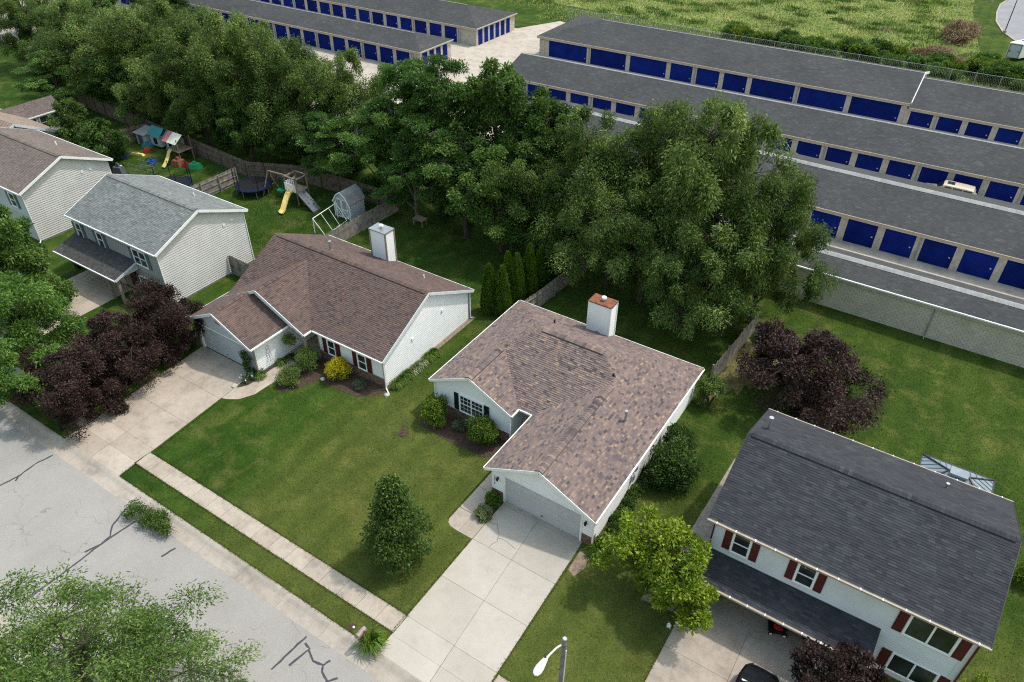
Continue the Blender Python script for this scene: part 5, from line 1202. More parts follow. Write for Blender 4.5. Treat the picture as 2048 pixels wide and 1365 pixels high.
fence('plank fence between the trampoline and the cluttered yard', (-45.6, 11.2), (-45.5, 19.6), 1.75, railside=-1)
fence('back fence behind the trampoline', (-45.5, 21.2), (-40.2, 23.6), 1.8, 'wood_brown', railside=-1)
fence('back fence behind the climbing frame', (-40.2, 23.6), (-28.2, 24.2), 1.8, 'wood_brown', railside=-1)
fence('brown back fence behind the coloured play house', (-62.0, 22.5), (-45.5, 21.2), 1.8, 'wood_brown', railside=-1)
fence('long brown panel fence at the far left', (-80.0, 24.0), (-62.0, 22.5), 1.8, 'wood_brown', railside=-1)
fence('cross fence behind the two small round trees', (-64.5, 16.8), (-63.0, 22.4), 1.7, 'wood_brown', railside=-1)
fence('short gate fence beside the grey roofed house', (-32.4, 7.9), (-29.0, 7.8), 1.75, railside=-1)
# ------------------------------------------------------------------ back yard things
t = thing('garden_shed', 'white barn style garden shed with crossed doors', 'shed', (-31.4, 21.2, 0))
x0, x1, y0, y1 = -32.55, -30.65, 20.2, 22.2; xm = (x0+x1)/2
gm = [(x0, 0), (x1, 0), (x1, 1.55), (x1-.42, 2.25), (xm, 2.6), (x0+.42, 2.25), (x0, 1.55)]
m = MB(); P = pface('f', y0); m.poly([P(s, 0, z) for s, z in gm]); P = pface('b', y1); m.poly([P(s, 0, z) for s, z in gm]); m.box(x0, x1, y0+.01, y1-.01, 0, 1.55); m.build('wall', M['siding_bluegrey'], t)
rf = MB(); ed = [(x0-.08, 1.5), (x0+.42, 2.28), (xm, 2.64), (x1-.42, 2.28), (x1+.08, 1.5)]
for a, b in zip(ed[:-1], ed[1:]): rf.hexa([(a[0], y0-.1, a[1]), (b[0], y0-.1, b[1]), (b[0], y1+.1, b[1]), (a[0], y1+.1, a[1]), (a[0], y0-.1, a[1]+.05), (b[0], y0-.1, b[1]+.05), (b[0], y1+.1, b[1]+.05), (a[0], y1+.1, a[1]+.05)])
rf.build('roof', M['cap_pale'], t); P = pface('f', y0)
for s0, s1 in ((xm-.75, xm-.02), (xm+.02, xm+.75)):
    m = MB(); m.pbox(P, s0, s1, .0, .03, .1, 1.95); d_ = m.build('shed_door', M['siding_grey'], t)
    m = MB()
    for a, b, c, e in ((s0, s0+.07, .1, 1.95), (s1-.07, s1, .1, 1.95)): m.pbox(P, a, b, .03, .05, c, e)
    for c in (.1, .9, 1.88): m.pbox(P, s0, s1, .032, .052, c, c+.07)
    m.beam(P(s0+.05, .045, .15), P(s1-.05, .045, .9), .03, .06, (0, -1, 0)); m.beam(P(s1-.05, .05, .15), P(s0+.05, .05, .9), .03, .06, (0, -1, 0)); m.build('door_trim', M['white'], d_)
for a, b in zip(ed[:-1], ed[1:]):
    m = MB(); m.beam((a[0], y0-.11, a[1]), (b[0], y0-.11, b[1]), .03, .1); m.build('rake_board', M['white'], t)
for x in (x0, x1): box('corner_board', M['white'], t, x-.05, x+.05, y0-.03, y0+.05, 0, 1.5)
# second little shed
t = thing('garden_shed', 'small pale roofed shed half hidden at the brown fence', 'shed', (-62.0, 21.2, 0))
box('wall', M['siding_bluegrey'], t, -62.9, -61.4, 20.4, 21.8, 0, 1.3)
m = MB(); m.hexa([(-63.1, 20.2, 1.25), (-61.2, 20.2, 1.25), (-61.2, 22.0, 1.55), (-63.1, 22.0, 1.55), (-63.1, 20.2, 1.31), (-61.2, 20.2, 1.31), (-61.2, 22.0, 1.61), (-63.1, 22.0, 1.61)]); m.build('roof', M['cap_pale'], t)
m = MB(); m.box(-62.5, -61.8, 20.36, 20.4, .1, 1.15); m.build('shed_door', M['grey_plastic'], t)
# trampoline
def trampoline(label, cx, cy, R, net=True):
    t = thing('trampoline', label, 'trampoline', (cx, cy, 0)); n = 32
    ring = lambda r, z: [(cx+r*math.cos(2*math.pi*i/n), cy+r*math.sin(2*math.pi*i/n), z) for i in range(n)]
    m = MB(); a, b = ring(R, .86), ring(R-.32, .9); c = ring(R, .8)
    for i in range(n): j = (i+1) % n; m.poly([a[i], a[j], b[j], b[i]]); m.poly([c[i], c[j], a[j], a[i]])
    m.build('safety_pad', M['cloth_blue'], t)
    m = MB(); m.poly(ring(R-.3, .85)); m.build('jumping_mat', M['mat_black'], t)
    for i in range(8):
        q = 2*math.pi*i/8+.2; m = MB(); m.tube((cx+R*.97*math.cos(q), cy+R*.97*math.sin(q), 0), (cx+R*.97*math.cos(q), cy+R*.97*math.sin(q), .84), .03, .03, 6); m.build('leg', M['metal'], t)
    if net:
        for i in range(6):
            q = 2*math.pi*i/6+.6; x, y = cx+(R+.05)*math.cos(q), cy+(R+.05)*math.sin(q); m = MB(); m.tube((x, y, .3), (x, y, 2.5), .035, .035, 6); m.build('net_pole', M['mat_black'], t)
    if net:
        m = MB()
        for z in (.95, 1.35, 1.75, 2.15, 2.45):
            q = ring(R, z)
            for i in range(n): m.tube(q[i], q[(i+1) % n], .006, .006, 3, False)
        for a, b in zip(ring(R, .9), ring(R, 2.45)): m.tube(a, b, .005, .005, 3, False)
        m.build('safety_net', M['mat_black'], t)
    return t
trampoline('round blue trampoline by the back fence corner', -42.6, 19.25, 1.75); trampoline('second trampoline mostly hidden behind the grey roof', -49.4, 15.2, 1.7)
# climbing frame with slide
t = thing('swing_set', 'wooden climbing frame with yellow slide and climbing ramp', 'swing set', (-37.9, 20.3, 0))
def bm_(name, mat, a, b, w_=.1, h_=.1): m = MB(); m.beam(a, b, w_, h_); return m.build(name, mat, t)
for x in (-38.4, -36.9):
    for y in (19.7, 21.1): bm_('post', M['timber'], (x, y, 0), (x, y, 2.75))
for y in (19.7, 21.1): bm_('top_beam', M['timber'], (-38.5, y, 2.7), (-36.8, y, 2.7))
for x in (-38.4, -36.9): bm_('top_beam', M['timber'], (x, 19.6, 2.62), (x, 21.2, 2.62))
box('deck', M['timber'], t, -38.45, -36.85, 19.65, 21.15, 1.25, 1.33)
for i in range(8): box('baluster', M['white'], t, -38.38+i*.19, -38.26+i*.19, 19.6, 19.64, 1.33, 2.1)
for i in range(7): box('baluster', M['white'], t, -38.49, -38.45, 19.72+i*.2, 19.84+i*.2, 1.33, 2.1)
m = MB(); n = 9; pr = [(-37.6, 19.6, 1.35), (-37.55, 19.2, 1.28), (-37.45, 18.8, 1.0), (-37.3, 18.45, .75), (-37.15, 18.1, .52), (-37.0, 17.75, .25), (-36.9, 17.35, .15)]
for a, b in zip(pr[:-1], pr[1:]):
    m.hexa([(a[0]-.24, a[1], a[2]), (a[0]+.24, a[1], a[2]), (b[0]+.24, b[1], b[2]), (b[0]-.24, b[1], b[2]), (a[0]-.24, a[1], a[2]+.05), (a[0]+.24, a[1], a[2]+.05), (b[0]+.24, b[1], b[2]+.05), (b[0]-.24, b[1], b[2]+.05)])
    for s in (-.26, .26): m.beam((a[0]+s, a[1], a[2]+.08), (b[0]+s, b[1], b[2]+.08), .05, .18)
m.build('slide', M['yellow'], t)
m = MB(); pr = [(-36.85, 20.1, 1.35), (-36.2, 19.95, 1.05), (-35.5, 19.9, .6), (-34.6, 19.8, .06)]
for a, b in zip(pr[:-1], pr[1:]): m.hexa([(a[0], a[1]-.5, a[2]-.06), (a[0], a[1]+.5, a[2]-.06), (b[0], b[1]+.5, b[2]-.06), (b[0], b[1]-.5, b[2]-.06), (a[0], a[1]-.5, a[2]+.06), (a[0], a[1]+.5, a[2]+.06), (b[0], b[1]+.5, b[2]+.06), (b[0], b[1]-.5, b[2]+.06)])
rgr = random.Random(3)
for i in range(12):
    f_ = rgr.uniform(.1, .9); x = -36.8+2.1*f_; z = 1.35*(1-f_)+.1; y = 20+rgr.uniform(-.4, .4); m.tube((x, y, z), (x+.05, y, z+.1), .1, .05, 6)
m.build('climbing_ramp', M['grey_plastic'], t)
bm_('swing_beam', M['timber'], (-38.4, 20.4, 2.35), (-41.2, 20.2, 2.3), .1, .14)
bm_('leg', M['timber'], (-41.2, 20.2, 2.35), (-41.35, 19.2, 0)); bm_('leg', M['timber'], (-41.2, 20.2, 2.35), (-41.3, 21.2, 0)); bm_('leg_brace', M['timber'], (-41.33, 19.5, .8), (-41.27, 20.9, .8), .07, .07)
for x in (-40.0, -39.4):
    m = MB(); m.tube((x, 20.3, 2.3), (x, 20.1, .7), .012, .012, 4); m.build('swing_rope', M['green_plastic'], t)
box('swing_seat', M['green_plastic'], t, -40.1, -39.3, 19.9, 20.3, .55, .72)
# football goal
t = thing('football_goal', 'white tubular football goal beside the picket fence', 'goal', (-31.9, 18.3, 0))
ps = {'a': (-31.7, 16.6, 0), 'b': (-31.7, 16.6, 1.5), 'c': (-32.1, 20.0, 1.5), 'd': (-32.1, 20.0, 0), 'e': (-30.6, 16.8, 0), 'f': (-31.0, 20.0, 0)}
for nm, a, b in (('post', 'a', 'b'), ('crossbar', 'b', 'c'), ('post', 'c', 'd'), ('back_stay', 'b', 'e'), ('back_stay', 'c', 'f'), ('ground_bar', 'e', 'f')):
    m = MB(); m.tube(ps[a], ps[b], .035, .035, 6); m.build(nm, M['white'], t)
m = MB()
for i in (3, 6):
    f_ = i/9; A = Vector(ps['b']).lerp(Vector(ps['c']), f_); B = Vector(ps['e']).lerp(Vector(ps['f']), f_); m.tube(A, B, .025, .025, 5)
m.build('net_bar', M['white'], t)
# coloured play structure in the cluttered yard
t = thing('play_house', 'play house with teal roofs, striped canopy and yellow slide', 'play house', (-56.5, 21, 0))
def hut(x, y, s, rc):
    m = MB(); m.box(x-s, x+s, y-s*.8, y+s*.8, 0.3, 1.5); m.build('cabin', M['siding_bluegrey'], t)
    m = MB(); zr_ = 2.25
    m.poly([(x-s-.2, y-s, 1.45), (x+s+.2, y-s, 1.45), (x+s+.2, y, zr_), (x-s-.2, y, zr_)]); m.poly([(x-s-.2, y+s, 1.45), (x-s-.2, y, zr_), (x+s+.2, y, zr_), (x+s+.2, y+s, 1.45)]); m.build('roof', M[rc], t)
    m = MB(); m.box(x-.3, x+.3, y-s*.8-.02, y-s*.8, .5, 1.2); m.build('window', M['mat_black'], t)
hut(-59.9, 21.4, .85, 'teal'); hut(-57.5, 21.5, .8, 'teal')
m = MB()
for x in (-56.2, -54.3):
    for y in (19.6, 21.2): m.beam((x, y, 0), (x, y, 2.6), .09, .09)
m.build('frame', M['timber'], t); box('deck', M['timber'], t, -56.3, -54.2, 19.5, 21.3, 1.2, 1.28)
for i, mt in enumerate(('pink', 'canvas', 'canvas')):
    a = -56.4+i*.75; m = MB(); m.poly([(a, 19.3, 2.2), (a+.75, 19.3, 2.2), (a+.75, 20.4, 2.95), (a, 20.4, 2.95)]); m.poly([(a, 21.5, 2.2), (a, 20.4, 2.95), (a+.75, 20.4, 2.95), (a+.75, 21.5, 2.2)]); m.build('canopy', M[mt], t)
m = MB(); pr = [(-55.6, 19.6, 1.3), (-55.5, 19.2, 1.1), (-55.3, 18.8, .7), (-55.0, 18.2, .35), (-54.8, 17.7, .15)]
for a, b in zip(pr[:-1], pr[1:]): m.hexa([(a[0]-.25, a[1], a[2]), (a[0]+.25, a[1], a[2]), (b[0]+.25, b[1], b[2]), (b[0]-.25, b[1], b[2]), (a[0]-.25, a[1], a[2]+.06), (a[0]+.25, a[1], a[2]+.06), (b[0]+.25, b[1], b[2]+.06), (b[0]-.25, b[1], b[2]+.06)])
m.build('slide', M['yellow'], t)
def toy(name, label, cat, x, y, mat, w_, d_, h_, rot=0.0):
    m = MB(); m.hexa([(-w_, -d_, .0), (w_, -d_, .0), (w_, d_, .0), (-w_, d_, .0), (-w_*.75, -d_*.7, h_), (w_*.75, -d_*.7, h_), (w_*.75, d_*.7, h_), (-w_*.75, d_*.7, h_)])
    m.hexa([(-w_*.3, -d_*.3, h_), (w_*.3, -d_*.3, h_), (w_*.3, d_*.3, h_), (-w_*.3, d_*.3, h_), (-w_*.2, -d_*.2, h_*1.5), (w_*.2, -d_*.2, h_*1.5), (w_*.2, d_*.2, h_*1.5), (-w_*.2, d_*.2, h_*1.5)])
    o = m.build(name, M[mat]); o.location = (x, y, .02); o.rotation_euler.z = rot; return tag(o, label, cat)
toy('toy_table', 'teal plastic toy table near the left play cabin', 'toy', -61.0, 20.3, 'teal', .55, .4, .45, .3)
toy('toy_car', 'red plastic ride on toy on the grass', 'toy', -60.0, 19.6, 'red_plastic', .4, .3, .35, .8)
toy('toy_boat', 'orange and yellow plastic toy lying on the grass', 'toy', -60.2, 18.4, 'yellow', .9, .2, .2, .25)
toy('sand_box', 'dark blue plastic sand box near the dark round tree', 'toy', -61.0, 17.2, 'blue_plastic', .6, .5, .3, .2)
toy('toy_swing', 'blue and white baby swing seat on the grass', 'toy', -57.0, 17.9, 'blue_plastic', .45, .35, .35, .5)
toy('picnic_table', 'small green picnic table by the plank fence', 'toy', -52.2, 19.7, 'green_plastic', .65, .5, .5, .2)
toy('seesaw', 'dark red seesaw beside the striped canopy', 'toy', -53.2, 19.5, 'red_plastic', .55, .3, .35, .5)
toy('toy_tunnel', 'brown round climbing dome by the slide', 'toy', -54.2, 19.2, 'rust', .65, .6, .6, .1)
toy('storage_tub', 'black lidded tub beside the grey house', 'tub', -31.1, 11.6, 'black', .55, .35, .14, .1)
toy('patio_chair', 'black and white cushioned chair behind the beige gable', 'chair', -58.8, 13.9, 'black', .5, .45, .6, .2)
toy('grill_cover', 'grey covered grill on the patio behind the beige gable', 'grill', -57.4, 14.4, 'grey_plastic', .6, .4, .8, .3)
toy('patio_cushion', 'white patio cushion behind the beige gable', 'cushion', -58.2, 14.9, 'white', .35, .3, .5, .6)
t = thing('dog_pen', 'metal wire pen behind the grey roof', 'pen', (-55.6, 15.8, 0))
for a, b in (((-56.8, 15.2), (-54.6, 15.6)), ((-56.9, 16.4), (-54.7, 16.8)), ((-54.6, 15.6), (-54.7, 16.8))):
    m = MB()
    for z in (.02, .5, 1.0): m.tube((*a, z), (*b, z), .02, .02, 4)
    for i in range(7): p = Vector((*a, 0)).lerp(Vector((*b, 0)), i/6); m.tube(p, p+Vector((0, 0, 1.0)), .012, .012, 4)
    m.build('panel', M['metal'], t)
# yard boxes near B's back fence
t = thing('patio_table', 'weathered low table in the shade behind the fence end', 'table', (-24.8, 23.2, 0)); box('table_top', M['timber'], t, -25.4, -24.2, 22.8, 23.6, .62, .7)
for x in (-25.3, -24.3):
    for y in (22.9, 23.5): box('leg', M['timber'], t, x-.05, x+.05, y-.05, y+.05, 0, .62)
# gazebo behind F
t = thing('gazebo', 'grey ribbed metal gazebo roof behind the charcoal house', 'gazebo', (21.1, 12.4, 0))
x0, x1, y0, y1, xm, ym = 19.25, 22.95, 11.6, 14.5, 21.1, 13.05
for x in (x0+.2, x1-.2):
    for y in (y0+.2, y1-.2): box('post', M['dark_metal'], t, x-.06, x+.06, y-.06, y+.06, 0, 2.35)
rf = MB(); rz, az = 2.4, 3.15; ra, rb = (xm-.5, ym, az), (xm+.5, ym, az)
for pl_ in ([(x0, y0, rz), (x1, y0, rz), rb, ra], [(x1, y1, rz), (x0, y1, rz), ra, rb], [(x0, y1, rz), (x0, y0, rz), ra], [(x1, y0, rz), (x1, y1, rz), rb]): rf.poly(pl_)
ro = rf.build('roof', M['gazebo_panel'], t); rm = MB()
for i in range(1, 12):
    f_ = i/12; x = x0+(x1-x0)*f_; tx = min(max(x, ra[0]), rb[0]); k_ = 1-abs(x-tx)/(ra[0]-x0) if x != tx else 1
    for yy in (y0, y1): rm.beam((x, yy, rz+.02), (x, yy+(ym-yy)*k_, rz+.02+(az-rz)*k_), .03, .03)
for i in range(1, 9):
    f_ = i/9; y = y0+(y1-y0)*f_; k_ = 1-abs(y-ym)/(ym-y0)
    for xx, tgt in ((x0, ra[0]), (x1, rb[0])): rm.beam((xx, y, rz+.02), (xx+(tgt-xx)*k_, y, rz+.02+(az-rz)*k_), .03, .03)
rm.build('roof_rib', M['shutter_blue'], ro); rb_ = MB()
for a, b in (((x0, y0), ra), ((x1, y0), rb), ((x0, y1), ra), ((x1, y1), rb)): rb_.beam((*a, rz+.03), (b[0], b[1], b[2]+.03), .08, .06)
for a, b in (((x0, y0), (x1, y0)), ((x0, y1), (x1, y1)), ((x0, y0), (x0, y1)), ((x1, y0), (x1, y1))): rb_.beam((*a, rz), (*b, rz), .08, .09)
rb_.build('roof_frame', M['dark_metal'], ro); box('vent_cupola', M['gazebo_panel'], ro, xm-.45, xm+.45, ym-.3, ym+.3, az-.02, az+.12)
# ------------------------------------------------------------------ street things
t = thing('mailbox', 'grey and red mailbox on a post by the kerb', 'mailbox', (-.78, -11.2, 0))
box('post', M['timber'], t, -.84, -.74, -11.1, -11.0, 0, .98)
m = MB(); sec = [(-.12, 0), (.12, 0), (.12, .16)]+[(.12*math.cos(a), .16+.1*math.sin(a)) for a in np.linspace(0, math.pi, 8)[1:-1]]+[(-.12, .16)]
A = [(-.79+s, -11.42, 1.0+z) for s, z in sec]; B = [(-.79+s, -10.88, 1.0+z) for s, z in sec]
for i in range(len(sec)): m.poly([A[i-1], A[i], B[i], B[i-1]])
m.poly(A); m.poly(B[::-1]); m.build('box', M['mailbox_grey'], t)
m = MB(); m.box(-.668, -.655, -11.38, -10.95, 1.02, 1.15); m.build('side_panel', M['rust'], t); m = MB(); m.box(-.655, -.64, -11.1, -11.06, 1.08, 1.3); m.build('flag', M['red_plastic'], t)
t = thing('sewer_cleanout', 'round brown cover with white cap in the verge grass', 'cover', (-1.9, -10.75, 0))
m = MB(); m.tube((-1.9, -10.75, -.02), (-1.9, -10.75, .02), .2, .2, 16); m.build('cover', M['mulch'], t); m = MB(); m.tube((-1.82, -10.72, .0), (-1.82, -10.72, .07), .06, .055, 12); m.build('cap', M['white'], t)
t = thing('street_lamp', 'white cobra head street lamp on a weathered wooden pole', 'street lamp', (9.42, -10.45, 0))
m = MB(); n = 12
for i in range(n): m.tube((9.42, -10.45, 9.0*i/n-(.1 if i == 0 else 0)), (9.42, -10.45, 9.0*(i+1)/n), (.125-.03*i/n), (.125-.03*(i+1)/n), 12, i == n-1)
m.build('pole', M['pole_wood'], t)
m = MB(); m.tube((9.42, -10.45, 9.0), (9.42, -10.45, 9.03), .09, .07, 12); m.build('pole_cap', M['metal'], t)
m = MB(); q = [(9.36, -10.6, 8.75), (9.33, -10.9, 8.95), (9.29, -11.3, 9.06), (9.27, -11.5, 9.08)]
for a, b in zip(q[:-1], q[1:]): m.tube(a, b, .035, .035, 8)
m.build('arm', M['lamp_white'], t)
m = MB(); sec = [(-11.42, .06, .05), (-11.5, .085, .07), (-11.7, .12, .085), (-11.9, .155, .09), (-12.08, .15, .08), (-12.2, .1, .05), (-12.24, .03, .02)]; rings = []
for y, a, b in sec: rings.append([(9.26+a*math.cos(q_), y, 9.1+b*math.sin(q_)) for q_ in np.linspace(0, 2*math.pi, 15)[:-1]])
for A, B in zip(rings[:-1], rings[1:]):
    for i in range(14): j = (i+1) % 14; m.poly([A[i], A[j], B[j], B[i]])
m.poly(rings[0]); m.poly(rings[-1]); m.build('lamp_head', M['lamp_white'], t, smooth=True)
m = MB(); m.tube((9.24, -11.5, 9.16), (9.24, -11.5, 9.27), .045, .04, 10); m.build('photocell', M['black'], t)
m = MB(); m.tube((9.56, -10.55, 0), (9.54, -10.5, 8.4), .025, .025, 6); m.build('conduit', M['lamp_white'], t)
m = MB(); m.box(-26.75, -26.6, -10.75, -10.6, 0, .95); m.box(-26.78, -26.57, -10.78, -10.5, .95, 1.12); tag(m.build('mailbox_post', M['black'], None, (-26.67, -10.67, 0)), 'dark mailbox under the purple tree by the street', 'mailbox')
t = thing('bin', 'dark wheeled bin beside the garage of the grey house', 'bin', (-43.9, 1.4, 0)); m = MB(); m.hexa([(-44.15, 1.15, .05), (-43.65, 1.15, .05), (-43.65, 1.65, .05), (-44.15, 1.65, .05), (-44.2, 1.1, 1), (-43.6, 1.1, 1), (-43.6, 1.7, 1), (-44.2, 1.7, 1)]); m.build('body', M['black'], t); box('lid', M['black'], t, -44.23, -43.57, 1.07, 1.73, 1, 1.07)
t = thing('flower_pot', 'pot of pink flowers beside the left garage door', 'flower pot', (-27.0, -.35, 0)); m = MB(); m.tube((-27, -.35, 0), (-27, -.35, .35), .16, .24, 12); m.build('pot', M['dark_metal'], t)
V, Fc, r = leaves(np.random.default_rng(301), np.array([(0, 0, .5)]), np.array([(.32, .32, .28)]), 320, .09, .06, .1, .4); link('foliage', npmesh('foliage', V, Fc, M['lf_purple'], r), t)
# ------------------------------------------------------------------ vehicles
def loft(rows, name, mat, parent, smooth=True):
    """rows of equal-length 3D point lists"""
    m = MB(); n = len(rows[0])
    for A, B in zip(rows[:-1], rows[1:]):
        for i in range(n-1): m.poly([A[i], A[i+1], B[i+1], B[i]])
    return m.build(name, mat, parent, smooth=smooth)
def wheel(parent, x, y, r, ax='x', wd=.2):
    d = Vector((wd/2, 0, 0)) if ax == 'x' else Vector((0, wd/2, 0)); c = Vector((x, y, r)); w_ = MB(); w_.tube(c-d, c+d, r, r, 18); wo_ = w_.build('wheel', M['tyre'], parent)
    q = MB(); q.tube(c-d*1.03, c+d*1.03, r*.6, r*.6, 14); q.build('rim', M['metal'], wo_)
# dark SUV nosed up to the open garage: axis along y, front towards +y
t = thing('parked_car', 'black car parked nose to the open garage', 'car', (15.75, -4.6, 0)); cx = 15.75; yf_ = -2.15
def sect(y, wd, zs):   # half profile from sill to roof centre, mirrored
    h = [(wd*.96, .3), (wd, .55), (wd*.99, zs[0])]+[(wd*f, z) for f, z in zs[1:]]
    pts = [(cx+a, y, z) for a, z in h]; return pts+[(2*cx-p[0], p[1], p[2]) for p in pts[::-1]]
rows = [sect(yf_, .42, [.62, (.8, .66), (.0, .68)]), sect(yf_-.12, .66, [.72, (.85, .78), (.0, .82)]), sect(yf_-.35, .82, [.80, (.86, .86), (.0, .92)]), sect(yf_-.8, .90, [.86, (.86, .94), (.0, 1.0)]), sect(yf_-1.25, .92, [.9, (.86, .99), (.0, 1.05)]),
        sect(yf_-1.4, .92, [.92, (.84, 1.03), (.0, 1.08)]), sect(yf_-4.2, .92, [.95, (.84, 1.03), (.0, 1.05)]), sect(yf_-4.6, .85, [.9, (.8, .95), (.0, .97)])]
loft(rows, 'body', M['car_black'], t)
m = MB(); m.poly(rows[0]); m.poly(rows[-1][::-1]); m.build('bumper', M['car_black'], t)
gr = [[(cx-.78, yf_-1.35, 1.06), (cx-.4, yf_-1.25, 1.1), (cx+.4, yf_-1.25, 1.1), (cx+.78, yf_-1.35, 1.06)], [(cx-.62, yf_-2.05, 1.58), (cx-.35, yf_-2.0, 1.62), (cx+.35, yf_-2.0, 1.62), (cx+.62, yf_-2.05, 1.58)]]
loft(gr, 'windscreen', M['glass'], t)
cab = [[(cx-.84, y, 1.0), (cx-.66, y+o_, z), (cx-.3, y+o_, z+.06), (cx+.3, y+o_, z+.06), (cx+.66, y+o_, z), (cx+.84, y, 1.0)] for y, o_, z in ((yf_-1.45, -.6, 1.56), (yf_-2.2, 0, 1.6), (yf_-3.4, 0, 1.6), (yf_-4.3, .35, 1.5))]
loft(cab, 'cabin', M['car_black'], t)
for s in (-1, 1):
    m = MB(); m.poly([(cx+s*.855, yf_-1.75, 1.05), (cx+s*.855, yf_-3.5, 1.05), (cx+s*.70, yf_-3.4, 1.52), (cx+s*.70, yf_-2.25, 1.52)]); m.build('side_window', M['glass'], t)
    m = MB(); m.hexa([(cx+s*.92, yf_-1.62, 1.02), (cx+s*1.1, yf_-1.6, 1.04), (cx+s*1.1, yf_-1.75, 1.04), (cx+s*.92, yf_-1.78, 1.02), (cx+s*.92, yf_-1.62, 1.17), (cx+s*1.1, yf_-1.6, 1.17), (cx+s*1.1, yf_-1.75, 1.17), (cx+s*.92, yf_-1.78, 1.17)]); m.build('wing_mirror', M['car_black'], t)
    m = MB(); m.hexa([(cx+s*.5, yf_-.02, .66), (cx+s*.72, yf_-.2, .68), (cx+s*.74, yf_-.3, .68), (cx+s*.5, yf_-.15, .68), (cx+s*.5, yf_-.03, .78), (cx+s*.71, yf_-.22, .8), (cx+s*.73, yf_-.4, .84), (cx+s*.5, yf_-.2, .82)]); m.build('headlight', M['glass'], t)
    wheel(t, cx+s*.82, yf_-.95, .33); wheel(t, cx+s*.82, yf_-3.7, .33)
m = MB(); m.box(cx-.7, cx+.7, yf_-1.34, yf_-1.26, 1.075, 1.095); m.build('cowl_grille', M['metal'], t)
# cream SUV between the storage rows: axis along x, nose to -x
t = thing('parked_car', 'cream estate car parked between the storage rows', 'car', (15.3, 56.4, 0)); cy = 56.4; xf = 12.8
def sx(x, wd, zs): h = [(wd*.96, .3), (wd, .6), (wd*.99, zs[0])]+[(wd*f, z) for f, z in zs[1:]]; pts = [(x, cy-a, z) for a, z in h]; return pts+[(p[0], 2*cy-p[1], p[2]) for p in pts[::-1]]
rows = [sx(xf, .7, [.75, (.8, .8), (0, .82)]), sx(xf+.25, .85, [.88, (.86, .94), (0, .98)]), sx(xf+1.2, .9, [.98, (.86, 1.04), (0, 1.08)]), sx(xf+4.7, .9, [1.0, (.86, 1.05), (0, 1.05)]), sx(xf+4.85, .85, [.95, (.86, 1.0), (0, 1.0)])]
loft(rows, 'body', M['car_cream'], t); m = MB(); m.poly(rows[0]); m.poly(rows[-1][::-1]); m.build('bumper', M['car_cream'], t)
cab = [[(x, cy-.84, 1.02), (x+o_, cy-.7, z), (x+o_, cy-.3, z+.06), (x+o_, cy+.3, z+.06), (x+o_, cy+.7, z), (x, cy+.84, 1.02)] for x, o_, z in ((xf+1.25, .55, 1.66), (xf+2.2, 0, 1.7), (xf+3.8, 0, 1.7), (xf+4.75, -.25, 1.66))]
loft(cab, 'cabin', M['car_cream'], t); m = MB(); m.poly(cab[-1]); m.build('tailgate', M['car_cream'], t)
m = MB(); m.poly([(xf+1.27, cy-.78, 1.08), (xf+1.27, cy+.78, 1.08), (xf+1.74, cy+.62, 1.63), (xf+1.74, cy-.62, 1.63)]); m.build('windscreen', M['glass'], t)
for a, b in ((1.85, 2.6), (2.7, 3.55), (3.65, 4.4)):
    for s in (-1, 1): m = MB(); m.poly([(xf+a, cy+s*.85, 1.1), (xf+b, cy+s*.85, 1.1), (xf+b, cy+s*.735, 1.6), (xf+a+(.15 if a < 2 else 0), cy+s*.735, 1.6)]); m.build('side_window', M['glass'], t)
box('sunroof', M['glass'], t, xf+2.1, xf+2.75, cy-.35, cy+.35, 1.755, 1.775)
for x in (xf+.9, xf+3.9):
    for s in (-1, 1): wheel(t, x, cy+s*.8, .34, 'y')
# white cargo trailer on the far grass
t = thing('cargo_trailer', 'white enclosed cargo trailer on the grass at the right edge', 'trailer', (17.5, 114, 0)); m = MB()
m.hexa([(15.3, 111.6, .45), (17.1, 111.6, .45), (19.9, 116.3, .45), (18.1, 116.9, .45), (15.3, 111.6, 2.45), (17.1, 111.6, 2.45), (19.9, 116.3, 2.45), (18.1, 116.9, 2.45)]); m.build('body', M['trailer'], t)
m = MB(); m.hexa([(15.25, 111.55, 2.45), (17.15, 111.55, 2.45), (19.95, 116.3, 2.45), (18.05, 116.95, 2.45), (15.4, 111.7, 2.55), (17.0, 111.7, 2.55), (19.8, 116.2, 2.55), (18.1, 116.8, 2.55)]); m.build('roof', M['trailer'], t)
m = MB(); m.box(15.45, 16.95, 111.52, 111.58, .55, 2.3); d_ = m.build('rear_door', M['siding_bluegrey'], t)
m = MB()
for a in (15.42, 16.92): m.box(a, a+.06, 111.48, 111.52, .5, 2.35)
m.box(15.42, 16.98, 111.48, 111.52, 2.3, 2.36); m.build('door_seal', M['black'], d_); m = MB(); m.box(16.6, 16.95, 111.45, 111.5, 1.35, 1.42); m.build('latch', M['black'], d_)
m = MB(); m.box(15.5, 15.75, 111.49, 111.52, 1.2, 1.5); m.build('number_plate', M['metal'], t); m = MB(); m.box(16.6, 17.0, 113.2, 113.5, 2.55, 2.62); m.build('roof_vent', M['grey_plastic'], t)
wheel(t, 18.1, 113.6, .35, 'x'); wheel(t, 16.6, 114.0, .35, 'x')
def lotpole(label, x, y, h):
    t = thing('lamp_post', label, 'lamp post', (x, y, 0), 'car park lamp posts'); m = MB(); m.tube((x, y, 0), (x, y, .5), .3, .28, 12); m.build('base', M['conc_old'], t); m = MB(); m.tube((x, y, .5), (x, y, h), .08, .05, 8); m.build('pole', M['dark_metal'], t); m = MB(); m.box(x-.1, x+.6, y-.15, y+.15, h, h+.12); m.build('lamp_head', M['dark_metal'], t)
lotpole('dark lamp post in front of the car park kerb', 13.9, 127.6, 9); lotpole('far lamp post base at the top edge', 9.6, 150.5, 9)
